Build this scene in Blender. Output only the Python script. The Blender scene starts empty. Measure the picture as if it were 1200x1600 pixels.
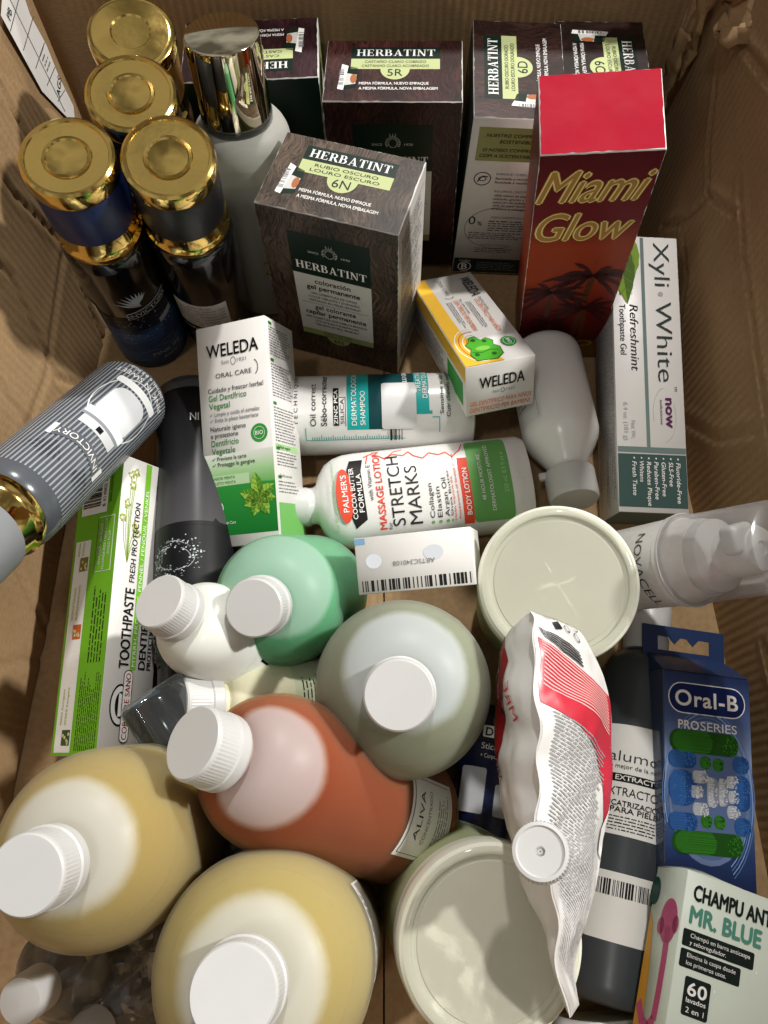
import bpy, bmesh, math, random
from mathutils import Vector, Matrix, Euler, noise
random.seed(7)
S = 0.01                                   # everything below is written in centimetres
R = math.radians
scene = bpy.context.scene
col = scene.collection

# ------------------------------------------------------------------ camera
cam_d = bpy.data.cameras.new('camera'); cam = bpy.data.objects.new('camera', cam_d); col.objects.link(cam)
cam_d.sensor_fit = 'HORIZONTAL'; cam_d.sensor_width = 36; cam_d.lens = 36
cam_d.clip_start = 0.01; cam_d.clip_end = 50
cam.location = (0, 0, 51*S); cam.rotation_euler = (R(24), 0, 0)
scene.camera = cam
# ------------------------------------------------------------------ world and lamps
w = bpy.data.worlds.new('World'); scene.world = w; w.use_nodes = True
nt = w.node_tree; bg = nt.nodes['Background']
wn = nt.nodes.new('ShaderNodeTexNoise'); wn.inputs['Scale'].default_value = 2.6; wn.inputs['Detail'].default_value = 3
wr = nt.nodes.new('ShaderNodeValToRGB'); wr.color_ramp.elements[0].position = .42; wr.color_ramp.elements[1].position = .60
wr.color_ramp.elements[0].color = (.26, .24, .21, 1); wr.color_ramp.elements[1].color = (1.0, .97, .92, 1)
wc = nt.nodes.new('ShaderNodeTexCoord'); nt.links.new(wc.outputs['Generated'], wn.inputs['Vector'])
nt.links.new(wn.outputs['Fac'], wr.inputs['Fac']); nt.links.new(wr.outputs['Color'], bg.inputs['Color']); bg.inputs['Strength'].default_value = 0.39
def lamp(name, loc, target, power, size, color):
    d = bpy.data.lights.new(name, 'AREA'); d.shape = 'DISK'; d.size = size*S; d.energy = power; d.color = color
    o = bpy.data.objects.new(name, d); col.objects.link(o)
    o.location = Vector(loc)*S
    o.rotation_euler = (Vector(target)-Vector(loc)).to_track_quat('-Z', 'Y').to_euler()
    return o
lamp('ceiling_lamp', (160, 58, 160), (0, 15, 8), 50, 12, (1.0, 0.98, 0.94))
lamp('ceiling_lamp', (25, 140, 175), (0, 15, 8), 28, 12, (1.0, 0.98, 0.94))
lamp('ceiling_lamp', (-45, -45, 220), (0, 15, 8), 5, 20, (1.0, 0.98, 0.94))
scene.view_settings.view_transform = 'Standard'; scene.view_settings.look = 'None'
scene.view_settings.exposure = 0.0; scene.view_settings.gamma = 1.0; scene.view_settings.use_curve_mapping = False
scene.cycles.use_denoising = True
scene.cycles.max_bounces = 10; scene.cycles.transparent_max_bounces = 24
scene.cycles.caustics_reflective = False; scene.cycles.caustics_refractive = False

# ------------------------------------------------------------------ materials
def srgb(h):
    if not isinstance(h, str): return h
    h = h.lstrip('#'); o = []
    for i in (0, 2, 4):
        c = int(h[i:i+2], 16)/255
        o.append(c/12.92 if c <= .04045 else ((c+.055)/1.055)**2.4)
    return tuple(o)
_mats = {}
def newmat(name):
    m = bpy.data.materials.new(name); m.use_nodes = True
    return m, m.node_tree, m.node_tree.nodes['Principled BSDF']
def M(c, rough=.42, metal=0, coat=0, var=.06, scale=60, bump=0, bscale=400, spec=.5, name=None, sss=0):
    key = (c, rough, metal, coat, var, scale, bump, bscale, spec, sss)
    if key in _mats: return _mats[key]
    m, t, p = newmat(name or 'paint_'+str(c).strip('#'))
    rgb = srgb(c)
    tc = t.nodes.new('ShaderNodeTexCoord')
    n = t.nodes.new('ShaderNodeTexNoise'); n.inputs['Scale'].default_value = scale; n.inputs['Detail'].default_value = 4
    t.links.new(tc.outputs['Object'], n.inputs['Vector'])
    r = t.nodes.new('ShaderNodeValToRGB')
    r.color_ramp.elements[0].position = .3; r.color_ramp.elements[1].position = .7
    r.color_ramp.elements[0].color = tuple(max(0, x*(1-var)) for x in rgb)+(1,)
    r.color_ramp.elements[1].color = tuple(min(1, x*(1+var*.6)) for x in rgb)+(1,)
    t.links.new(n.outputs['Fac'], r.inputs['Fac']); t.links.new(r.outputs['Color'], p.inputs['Base Color'])
    p.inputs['Roughness'].default_value = rough; p.inputs['Metallic'].default_value = metal
    p.inputs['Coat Weight'].default_value = coat; p.inputs['Coat Roughness'].default_value = .12
    p.inputs['Specular IOR Level'].default_value = spec
    if sss:
        p.inputs['Subsurface Weight'].default_value = sss; p.inputs['Subsurface Scale'].default_value = .004
        p.inputs['Subsurface Radius'].default_value = (1, .8, .6)
    rm = t.nodes.new('ShaderNodeMapRange'); rm.inputs['To Min'].default_value = max(.02, rough*.8); rm.inputs['To Max'].default_value = rough*1.25
    n2 = t.nodes.new('ShaderNodeTexNoise'); n2.inputs['Scale'].default_value = scale*2.3; n2.inputs['Detail'].default_value = 5
    t.links.new(tc.outputs['Object'], n2.inputs['Vector'])
    t.links.new(n2.outputs['Fac'], rm.inputs['Value']); t.links.new(rm.outputs['Result'], p.inputs['Roughness'])
    if bump:
        b = t.nodes.new('ShaderNodeBump'); b.inputs['Strength'].default_value = bump; b.inputs['Distance'].default_value = .0006
        n3 = t.nodes.new('ShaderNodeTexNoise'); n3.inputs['Scale'].default_value = bscale; n3.inputs['Detail'].default_value = 3
        t.links.new(tc.outputs['Object'], n3.inputs['Vector'])
        t.links.new(n3.outputs['Fac'], b.inputs['Height']); t.links.new(b.outputs['Normal'], p.inputs['Normal'])
    _mats[key] = m
    return m
def ink(c, rough=.45): return M(c, max(rough, .36), var=.03, spec=.22)
WHITE_CARD = M('#dedbd7', .38, var=.025, bump=.08, bscale=160, name='white_card')
GREY_CARD = M('#cfcdc8', .4, var=.03, bump=.08, bscale=160, name='grey_card')
WHITE_PLASTIC = M('#c8c7c5', .36, var=.012, scale=40, bump=.03, bscale=500, name='white_plastic', sss=.12)
BLACK_PLASTIC = M('#0b0b0d', .12, name='black_plastic')
PAPER = M('#e3e0db', .5, var=.03, name='label_paper')
BLACK = ink('#141414'); DK = ink('#2a2a2c'); MIDG = ink('#77777a'); LTG = ink('#a9a9ab'); WHITE = ink('#eeece8')

def metal(name, c, rough=.06, bump=.12, scale=35):
    m, t, p = newmat(name)
    p.inputs['Base Color'].default_value = srgb(c)+(1,); p.inputs['Metallic'].default_value = 1; p.inputs['Roughness'].default_value = rough
    tc = t.nodes.new('ShaderNodeTexCoord'); n = t.nodes.new('ShaderNodeTexNoise'); n.inputs['Scale'].default_value = scale; n.inputs['Detail'].default_value = 5
    t.links.new(tc.outputs['Object'], n.inputs['Vector'])
    b = t.nodes.new('ShaderNodeBump'); b.inputs['Strength'].default_value = bump; b.inputs['Distance'].default_value = .001
    t.links.new(n.outputs['Fac'], b.inputs['Height']); t.links.new(b.outputs['Normal'], p.inputs['Normal'])
    rm = t.nodes.new('ShaderNodeMapRange'); rm.inputs['To Min'].default_value = rough*.6; rm.inputs['To Max'].default_value = rough*2.6
    n2 = t.nodes.new('ShaderNodeTexNoise'); n2.inputs['Scale'].default_value = 120; n2.inputs['Detail'].default_value = 8
    t.links.new(tc.outputs['Object'], n2.inputs['Vector']); t.links.new(n2.outputs['Fac'], rm.inputs['Value']); t.links.new(rm.outputs['Result'], p.inputs['Roughness'])
    return m
GOLD = metal('gold_metal', '#eac873', .07, .5, 24)
CHAMPAGNE = metal('champagne_metal', '#e6dcc0', .03, .05)
STEEL = metal('dark_foil', '#8f9096', .25, .1)

def cardboard(name, rib_axis=0):
    m, t, p = newmat(name)
    tc = t.nodes.new('ShaderNodeTexCoord')
    n = t.nodes.new('ShaderNodeTexNoise'); n.inputs['Scale'].default_value = 9; n.inputs['Detail'].default_value = 8; n.inputs['Roughness'].default_value = .65
    mp = t.nodes.new('ShaderNodeMapping'); mp.inputs['Scale'].default_value = (260, 260, 900) if rib_axis != 2 else (900, 900, 260)
    f = t.nodes.new('ShaderNodeTexNoise'); f.inputs['Scale'].default_value = 1; f.inputs['Detail'].default_value = 4
    t.links.new(tc.outputs['Object'], n.inputs['Vector']); t.links.new(tc.outputs['Object'], mp.inputs['Vector']); t.links.new(mp.outputs['Vector'], f.inputs['Vector'])
    mx = t.nodes.new('ShaderNodeMix'); mx.data_type = 'FLOAT'; mx.inputs['Factor'].default_value = .45
    t.links.new(n.outputs['Fac'], mx.inputs['A']); t.links.new(f.outputs['Fac'], mx.inputs['B'])
    r = t.nodes.new('ShaderNodeValToRGB'); r.color_ramp.elements[0].position = .32; r.color_ramp.elements[1].position = .68
    r.color_ramp.elements[0].color = (.25, .155, .075, 1); r.color_ramp.elements[1].color = (.39, .255, .132, 1)
    t.links.new(mx.outputs['Result'], r.inputs['Fac']); t.links.new(r.outputs['Color'], p.inputs['Base Color'])
    p.inputs['Roughness'].default_value = .78; p.inputs['Specular IOR Level'].default_value = .25
    wv = t.nodes.new('ShaderNodeTexWave'); wv.inputs['Scale'].default_value = 52; wv.inputs['Distortion'].default_value = .6
    wv.bands_direction = 'XYZ'[rib_axis]
    t.links.new(tc.outputs['Object'], wv.inputs['Vector'])
    b = t.nodes.new('ShaderNodeBump'); b.inputs['Strength'].default_value = .16; b.inputs['Distance'].default_value = .0015
    t.links.new(wv.outputs['Fac'], b.inputs['Height'])
    b2 = t.nodes.new('ShaderNodeBump'); b2.inputs['Strength'].default_value = .16; b2.inputs['Distance'].default_value = .001
    n3 = t.nodes.new('ShaderNodeTexNoise'); n3.inputs['Scale'].default_value = 70; n3.inputs['Detail'].default_value = 7
    t.links.new(tc.outputs['Object'], n3.inputs['Vector'])
    t.links.new(n3.outputs['Fac'], b2.inputs['Height']); t.links.new(b.outputs['Normal'], b2.inputs['Normal']); t.links.new(b2.outputs['Normal'], p.inputs['Normal'])
    return m
CARD_X = cardboard('kraft_cardboard_x', 0); CARD_Y = cardboard('kraft_cardboard_y', 1)

def frosted(name, c, trans, rough=.32, transl=.35, wet=None):
    """frosted polyethylene wall: part see-through, part milky scatter, with a soft gloss.
    wet=(colour, see-through, normal, offset in cm): below that plane the inside is wetted by the liquid and clears up"""
    m, t, p = newmat(name); out = t.nodes['Material Output']; L = t.links.new
    p.inputs['Roughness'].default_value = rough+.06; p.inputs['Specular IOR Level'].default_value = .34
    tc = t.nodes.new('ShaderNodeTexCoord'); n = t.nodes.new('ShaderNodeTexNoise'); n.inputs['Scale'].default_value = 220; n.inputs['Detail'].default_value = 5
    L(tc.outputs['Object'], n.inputs['Vector'])
    b = t.nodes.new('ShaderNodeBump'); b.inputs['Strength'].default_value = .12; b.inputs['Distance'].default_value = .0005; L(n.outputs['Fac'], b.inputs['Height'])
    nb = t.nodes.new('ShaderNodeTexNoise'); nb.inputs['Scale'].default_value = 34; nb.inputs['Detail'].default_value = 6; L(tc.outputs['Object'], nb.inputs['Vector'])
    b2 = t.nodes.new('ShaderNodeBump'); b2.inputs['Strength'].default_value = .1; b2.inputs['Distance'].default_value = .003; L(nb.outputs['Fac'], b2.inputs['Height']); L(b.outputs['Normal'], b2.inputs['Normal']); L(b2.outputs['Normal'], p.inputs['Normal'])
    tl = t.nodes.new('ShaderNodeBsdfTranslucent'); tr = t.nodes.new('ShaderNodeBsdfTransparent')
    m1 = t.nodes.new('ShaderNodeMixShader'); m1.inputs['Fac'].default_value = transl; L(p.outputs['BSDF'], m1.inputs[1]); L(tl.outputs['BSDF'], m1.inputs[2])
    m2 = t.nodes.new('ShaderNodeMixShader'); L(m1.outputs['Shader'], m2.inputs[1]); L(tr.outputs['BSDF'], m2.inputs[2]); L(m2.outputs['Shader'], out.inputs['Surface'])
    lw = t.nodes.new('ShaderNodeLayerWeight'); lw.inputs['Blend'].default_value = .35
    fa = t.nodes.new('ShaderNodeMath'); fa.operation = 'MULTIPLY_ADD'; fa.inputs[1].default_value = -.4; fa.inputs[2].default_value = 1.0; L(lw.outputs['Facing'], fa.inputs[0])
    mul = t.nodes.new('ShaderNodeMath'); mul.operation = 'MULTIPLY'; L(fa.outputs['Value'], mul.inputs[0]); L(mul.outputs['Value'], m2.inputs['Fac'])
    if wet:
        wc, wt, no, off = wet
        dp = t.nodes.new('ShaderNodeVectorMath'); dp.operation = 'DOT_PRODUCT'; dp.inputs[1].default_value = tuple(no); L(tc.outputs['Object'], dp.inputs[0])
        ad = t.nodes.new('ShaderNodeMath'); ad.operation = 'MULTIPLY_ADD'; ad.inputs[1].default_value = .004; L(nb.outputs['Fac'], ad.inputs[0]); L(dp.outputs['Value'], ad.inputs[2])
        mr = t.nodes.new('ShaderNodeMapRange'); mr.interpolation_type = 'SMOOTHSTEP'
        mr.inputs['From Min'].default_value = (off-.22)*S+.002; mr.inputs['From Max'].default_value = (off+.22)*S+.002; mr.inputs['To Min'].default_value = 1; mr.inputs['To Max'].default_value = 0
        L(ad.outputs['Value'], mr.inputs['Value'])
        mc = t.nodes.new('ShaderNodeMix'); mc.data_type = 'RGBA'; mc.inputs['A'].default_value = srgb(c)+(1,); mc.inputs['B'].default_value = srgb(wc)+(1,); L(mr.outputs['Result'], mc.inputs['Factor'])
        for q in (p.inputs['Base Color'], tl.inputs['Color'], tr.inputs['Color']): L(mc.outputs['Result'], q)
        mt = t.nodes.new('ShaderNodeMapRange'); mt.inputs['To Min'].default_value = trans; mt.inputs['To Max'].default_value = wt; L(mr.outputs['Result'], mt.inputs['Value']); L(mt.outputs['Result'], mul.inputs[1])
    else:
        for q in (p.inputs['Base Color'], tl.inputs['Color'], tr.inputs['Color']): q.default_value = srgb(c)+(1,)
        mul.inputs[1].default_value = trans
    return m
def clear(name, c='#f4f4f2', rough=.05, body=.05, refl=1.0, bump=0, bscale=60, gloss=.6):
    """thin clear plastic: see-through with a fresnel gloss"""
    m, t, p = newmat(name); out = t.nodes['Material Output']
    tr = t.nodes.new('ShaderNodeBsdfTransparent'); tr.inputs['Color'].default_value = srgb(c)+(1,)
    p.inputs['Base Color'].default_value = srgb(c)+(1,); p.inputs['Roughness'].default_value = rough; p.inputs['Specular IOR Level'].default_value = .8
    fr = t.nodes.new('ShaderNodeFresnel'); fr.inputs['IOR'].default_value = 1.45
    ma = t.nodes.new('ShaderNodeMath'); ma.operation = 'MULTIPLY_ADD'; ma.inputs[1].default_value = refl; ma.inputs[2].default_value = body; ma.use_clamp = True
    t.links.new(fr.outputs['Fac'], ma.inputs[0])
    gl = t.nodes.new('ShaderNodeBsdfGlossy'); gl.inputs['Roughness'].default_value = rough
    m0 = t.nodes.new('ShaderNodeMixShader'); m0.inputs['Fac'].default_value = gloss
    t.links.new(p.outputs['BSDF'], m0.inputs[1]); t.links.new(gl.outputs['BSDF'], m0.inputs[2])
    mx = t.nodes.new('ShaderNodeMixShader'); t.links.new(ma.outputs['Value'], mx.inputs['Fac'])
    t.links.new(tr.outputs['BSDF'], mx.inputs[1]); t.links.new(m0.outputs['Shader'], mx.inputs[2]); t.links.new(mx.outputs['Shader'], out.inputs['Surface'])
    if bump:
        tc = t.nodes.new('ShaderNodeTexCoord'); n = t.nodes.new('ShaderNodeTexNoise'); n.inputs['Scale'].default_value = bscale; n.inputs['Detail'].default_value = 4
        t.links.new(tc.outputs['Object'], n.inputs['Vector'])
        b = t.nodes.new('ShaderNodeBump'); b.inputs['Strength'].default_value = bump; b.inputs['Distance'].default_value = .003
        t.links.new(n.outputs['Fac'], b.inputs['Height'])
        for q in (p, gl, fr): t.links.new(b.outputs['Normal'], q.inputs['Normal'])
    return m
CLEAR = clear('clear_plastic', '#eef0f0', .06, .06, 1.2)
FILM = clear('cling_film', '#fdfdfa', .12, .0, .5, .14, 60)
def hair(name, dark, light, axis):
    """printed photograph of hair: long thin strands along one axis of the panel"""
    m, t, p = newmat(name)
    tc = t.nodes.new('ShaderNodeTexCoord')
    d = t.nodes.new('ShaderNodeTexNoise'); d.inputs['Scale'].default_value = 16; d.inputs['Detail'].default_value = 2
    t.links.new(tc.outputs['Object'], d.inputs['Vector'])
    mm = t.nodes.new('ShaderNodeVectorMath'); mm.operation = 'MULTIPLY_ADD'; mm.inputs[1].default_value = (.05, .05, .05)
    t.links.new(d.outputs['Color'], mm.inputs[0]); t.links.new(tc.outputs['Object'], mm.inputs[2])
    mp = t.nodes.new('ShaderNodeMapping'); mp.inputs['Scale'].default_value = {'z': (900, 900, 22), 'y': (800, 25, 800), 'x': (25, 800, 800)}[axis]
    if axis == 'y': mp.inputs['Rotation'].default_value = (0, 0, R(18))
    t.links.new(mm.outputs['Vector'], mp.inputs['Vector'])
    n = t.nodes.new('ShaderNodeTexNoise'); n.inputs['Scale'].default_value = 1; n.inputs['Detail'].default_value = 5; n.inputs['Roughness'].default_value = .6
    t.links.new(mp.outputs['Vector'], n.inputs['Vector'])
    r = t.nodes.new('ShaderNodeValToRGB'); r.color_ramp.elements[0].position = .36; r.color_ramp.elements[1].position = .72
    r.color_ramp.elements[0].color = srgb(dark)+(1,); r.color_ramp.elements[1].color = srgb(light)+(1,)
    t.links.new(n.outputs['Fac'], r.inputs['Fac'])
    big = t.nodes.new('ShaderNodeTexNoise'); big.inputs['Scale'].default_value = 26; big.inputs['Detail'].default_value = 2
    t.links.new(mm.outputs['Vector'], big.inputs['Vector'])
    mix = t.nodes.new('ShaderNodeMix'); mix.data_type = 'RGBA'; mix.blend_type = 'MULTIPLY'; mix.inputs['Factor'].default_value = .8
    rr = t.nodes.new('ShaderNodeValToRGB'); rr.color_ramp.elements[0].position = .35; rr.color_ramp.elements[1].position = .62; rr.color_ramp.elements[0].color = (.25, .25, .25, 1)
    t.links.new(big.outputs['Fac'], rr.inputs['Fac']); t.links.new(r.outputs['Color'], mix.inputs['A']); t.links.new(rr.outputs['Color'], mix.inputs['B'])
    t.links.new(mix.outputs['Result'], p.inputs['Base Color']); p.inputs['Roughness'].default_value = .42; p.inputs['Specular IOR Level'].default_value = .3
    return m
def gradient(name, stops, axis, lo, hi, rough=.32, noise_amt=0, nscale=40, stretch=(1, 1, 1)):
    """printed colour blend along one axis of the panel (cm)"""
    m, t, p = newmat(name)
    tc = t.nodes.new('ShaderNodeTexCoord'); sx = t.nodes.new('ShaderNodeSeparateXYZ'); t.links.new(tc.outputs['Object'], sx.inputs['Vector'])
    mr = t.nodes.new('ShaderNodeMapRange'); mr.inputs['From Min'].default_value = lo*S; mr.inputs['From Max'].default_value = hi*S
    t.links.new(sx.outputs['XYZ'.index(axis)], mr.inputs['Value'])
    src = mr.outputs['Result']
    if noise_amt:
        mp = t.nodes.new('ShaderNodeMapping'); mp.inputs['Scale'].default_value = stretch; t.links.new(tc.outputs['Object'], mp.inputs['Vector'])
        n = t.nodes.new('ShaderNodeTexNoise'); n.inputs['Scale'].default_value = nscale; n.inputs['Detail'].default_value = 6; t.links.new(mp.outputs['Vector'], n.inputs['Vector'])
        a = t.nodes.new('ShaderNodeMath'); a.operation = 'MULTIPLY_ADD'; a.inputs[1].default_value = noise_amt
        s2 = t.nodes.new('ShaderNodeMath'); s2.operation = 'SUBTRACT'; s2.inputs[1].default_value = noise_amt*.5
        t.links.new(n.outputs['Fac'], a.inputs[0]); t.links.new(src, a.inputs[2]); t.links.new(a.outputs['Value'], s2.inputs[0]); src = s2.outputs['Value']
    r = t.nodes.new('ShaderNodeValToRGB'); e = r.color_ramp.elements
    e[0].position, e[0].color = stops[0][0], srgb(stops[0][1])+(1,); e[1].position, e[1].color = stops[-1][0], srgb(stops[-1][1])+(1,)
    for q, c in stops[1:-1]:
        k = e.new(q); k.color = srgb(c)+(1,)
    t.links.new(src, r.inputs['Fac']); t.links.new(r.outputs['Color'], p.inputs['Base Color']); p.inputs['Roughness'].default_value = rough+.1; p.inputs['Specular IOR Level'].default_value = .16
    return m

# ------------------------------------------------------------------ building helpers
def link_mesh(name, verts, faces, m, parent=None, smooth=False, sharp=None, midx=None):
    me = bpy.data.meshes.new(name); me.from_pydata([tuple(c*S for c in v) for v in verts], [], faces)
    for x in (m if isinstance(m, (list, tuple)) else [m]): me.materials.append(x)
    if midx:
        for p, i in zip(me.polygons, midx): p.material_index = i
    if smooth:
        for p in me.polygons: p.use_smooth = True
        if sharp: me.set_sharp_from_angle(angle=R(sharp))
    me.update()
    o = bpy.data.objects.new(name, me); col.objects.link(o)
    if parent: o.parent = parent
    return o
def bm_mesh(name, bm, m, parent=None, smooth=False, sharp=None):
    bm.verts.ensure_lookup_table()
    me = bpy.data.meshes.new(name)
    bmesh.ops.scale(bm, vec=(S, S, S), verts=bm.verts); bm.to_mesh(me); bm.free()
    for x in (m if isinstance(m, (list, tuple)) else [m]): me.materials.append(x)
    if smooth:
        for p in me.polygons: p.use_smooth = True
        if sharp: me.set_sharp_from_angle(angle=R(sharp))
    o = bpy.data.objects.new(name, me); col.objects.link(o)
    if parent: o.parent = parent
    return o
def tag(o, label, cat, group=None):
    o['label'] = label; o['category'] = cat
    if group: o['group'] = group
    return o
def thing(name, label, cat, loc=(0, 0, 0), rot=(0, 0, 0), group=None):
    o = bpy.data.objects.new(name, None); col.objects.link(o); o.empty_display_size = .02
    o.location = Vector(loc)*S; o.rotation_euler = tuple(R(a) for a in rot)
    return tag(o, label, cat, group)
def pose(o, base, top, front=(0, -.3, 1), roll=0):
    """stand a thing whose local z runs base->top and whose local -y looks along front"""
    B, A = Vector(base), Vector(top); z = (A-B).normalized(); f = Vector(front); f = (f-z*f.dot(z)).normalized()
    y = -f; x = y.cross(z); m = Matrix((x, y, z)).transposed()
    if roll: m = m @ Matrix.Rotation(R(roll), 3, 'Z')
    o.location = B*S; o.rotation_euler = m.to_euler()
    return m
def lathe(profile, n=56, rib=None, ell=(1, 1), cap_ends=True):
    """revolve (r, z); rib=(z0, z1, count, depth) flutes the wall between two heights"""
    vs, fs = [], []
    for r, z in profile:
        for k in range(n):
            a = 2*math.pi*k/n; q = r
            if rib and rib[0] <= z <= rib[1]: q = r-(rib[3] if k % 2 else 0)
            vs.append((q*math.cos(a)*ell[0], q*math.sin(a)*ell[1], z))
    for i in range(len(profile)-1):
        for k in range(n):
            k2 = (k+1) % n; fs.append((i*n+k, i*n+k2, (i+1)*n+k2, (i+1)*n+k))
    if cap_ends:
        fs.append(tuple(range(n-1, -1, -1))); o = (len(profile)-1)*n; fs.append(tuple(range(o, o+n)))
    return vs, fs
def lathed(name, profile, m, parent, n=56, sharp=38, **k):
    v, f = lathe(profile, n, **k); return link_mesh(name, v, f, m, parent, True, sharp)
def rbox(name, size, m, parent, bev=.06, seg=2, center=(0, 0, 0)):
    bm = bmesh.new(); bmesh.ops.create_cube(bm, size=1)
    bmesh.ops.scale(bm, vec=size, verts=bm.verts); bmesh.ops.bevel(bm, geom=bm.edges[:], offset=bev, segments=seg, profile=.5, affect='EDGES')
    bmesh.ops.translate(bm, vec=center, verts=bm.verts)
    return bm_mesh(name, bm, m, parent, True, 50)

# ------------------------------------------------------------------ lettering
_tc = {}
SERIF = {}
def _arc(cx, cy, rx, ry, a0, a1, n=8): return [(cx+rx*math.cos(R(a0+(a1-a0)*i/n)), cy+ry*math.sin(R(a0+(a1-a0)*i/n))) for i in range(n+1)]
def _q(x0, y0, x1, y1): return [(x0, y0), (x1, y0), (x1, y1), (x0, y1)]
def _stem(x, t=.2, a=0, b=1): return [_q(x, a, x+t, b), _q(x-.08, a, x+t+.08, a+.05), _q(x-.08, b-.05, x+t+.08, b)]
def _bowl(x, y0, y1, wd, t=.19, th=.06):
    cy, ry = (y0+y1)/2, (y1-y0)/2; o = _arc(x, cy, wd, ry, -90, 90); i = _arc(x, cy, wd-t, ry-th, -90, 90)
    return [[o[k], o[k+1], i[k+1], i[k]] for k in range(len(o)-1)]
SERIF['H'] = (.98, _stem(.1)+_stem(.66)+[_q(.3, .47, .66, .54)])
SERIF['E'] = (.8, _stem(.1)+[_q(.3, 0, .72, .06), _q(.3, .94, .7, 1), _q(.3, .47, .56, .53), _q(.66, 0, .72, .26), _q(.64, .74, .7, 1), _q(.52, .38, .56, .62)])
SERIF['R'] = (.9, _stem(.1)+[_q(.3, .94, .46, 1), _q(.3, .46, .46, .52)]+_bowl(.44, .46, 1, .31)+[[(.4, .48), (.58, .48), (.9, 0), (.66, 0)]])
SERIF['B'] = (.86, _stem(.1)+[_q(.3, .94, .44, 1), _q(.3, .5, .46, .56), _q(.3, 0, .46, .06)]+_bowl(.42, .5, 1, .28)+_bowl(.44, 0, .56, .34))
SERIF['A'] = (.94, [[(.12, 0), (.2, 0), (.47, .86), (.44, 1)], [(.62, 0), (.84, 0), (.52, 1.0), (.42, 1)], _q(.24, .27, .68, .33), _q(.0, 0, .3, .05), _q(.54, 0, .94, .05)])
SERIF['T'] = (.84, _stem(.32)+[_q(.04, .94, .8, 1), _q(.04, .72, .1, 1), _q(.74, .72, .8, 1)])
SERIF['I'] = (.44, _stem(.12))
SERIF['N'] = (.98, [_q(.14, 0, .22, 1), _q(.02, 0, .34, .05), _q(.76, 0, .84, 1), _q(.64, .95, .96, 1), [(.04, 1), (.3, 1), (.84, 0), (.7, 0)]])
def text_shape(s, bold=0, serif=False):
    """2-D mesh of a line of text with cap height 1, baseline 0, starting at x=0"""
    key = (s, bold, serif)
    if key in _tc: return _tc[key]
    if serif:
        vs, fs, x = [], [], 0
        for ch in s:
            wd, polys = SERIF[ch]
            for p in polys:
                fs.append(tuple(range(len(vs), len(vs)+len(p)))); vs += [(x+a, b) for a, b in p]
            x += wd+.04
    else:
        c = bpy.data.curves.new('text', 'FONT'); c.body = s; c.size = 1/.727; c.resolution_u = 4; c.offset = min(bold, .045 if s in ('Miami', 'Glow') else .026); c.space_character = 1+(max(0, bold)*1.6 if s not in ('Miami', 'Glow') else 0); c.fill_mode = 'BOTH'
        o = bpy.data.objects.new('text', c); me = o.to_mesh()
        vs = [(v.co.x, v.co.y) for v in me.vertices]; fs = [tuple(p.vertices) for p in me.polygons]
        o.to_mesh_clear(); bpy.data.objects.remove(o); bpy.data.curves.remove(c)
    if not vs: vs, fs = [(0, 0), (.1, 0), (.1, .1)], [(0, 1, 2)]
    x0 = min(v[0] for v in vs); vs = [(a-x0, b) for a, b in vs]
    _tc[key] = (vs, fs, max(v[0] for v in vs))
    return _tc[key]
def slice_mesh(vs, fs, step):
    bm = bmesh.new(); bv = [bm.verts.new((a, b, 0)) for a, b in vs]
    for f in fs:
        try: bm.faces.new([bv[i] for i in f])
        except ValueError: pass
    x0, x1 = min(v[0] for v in vs), max(v[0] for v in vs); x = (math.floor(x0/step)+1)*step
    while x < x1:
        bmesh.ops.bisect_plane(bm, geom=bm.verts[:]+bm.edges[:]+bm.faces[:], plane_co=(x, 0, 0), plane_no=(1, 0, 0), dist=1e-5); x += step
    bm.verts.index_update(); o = [(v.co.x, v.co.y) for v in bm.verts], [tuple(v.index for v in f.verts) for f in bm.faces]
    bm.free(); return o
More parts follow.
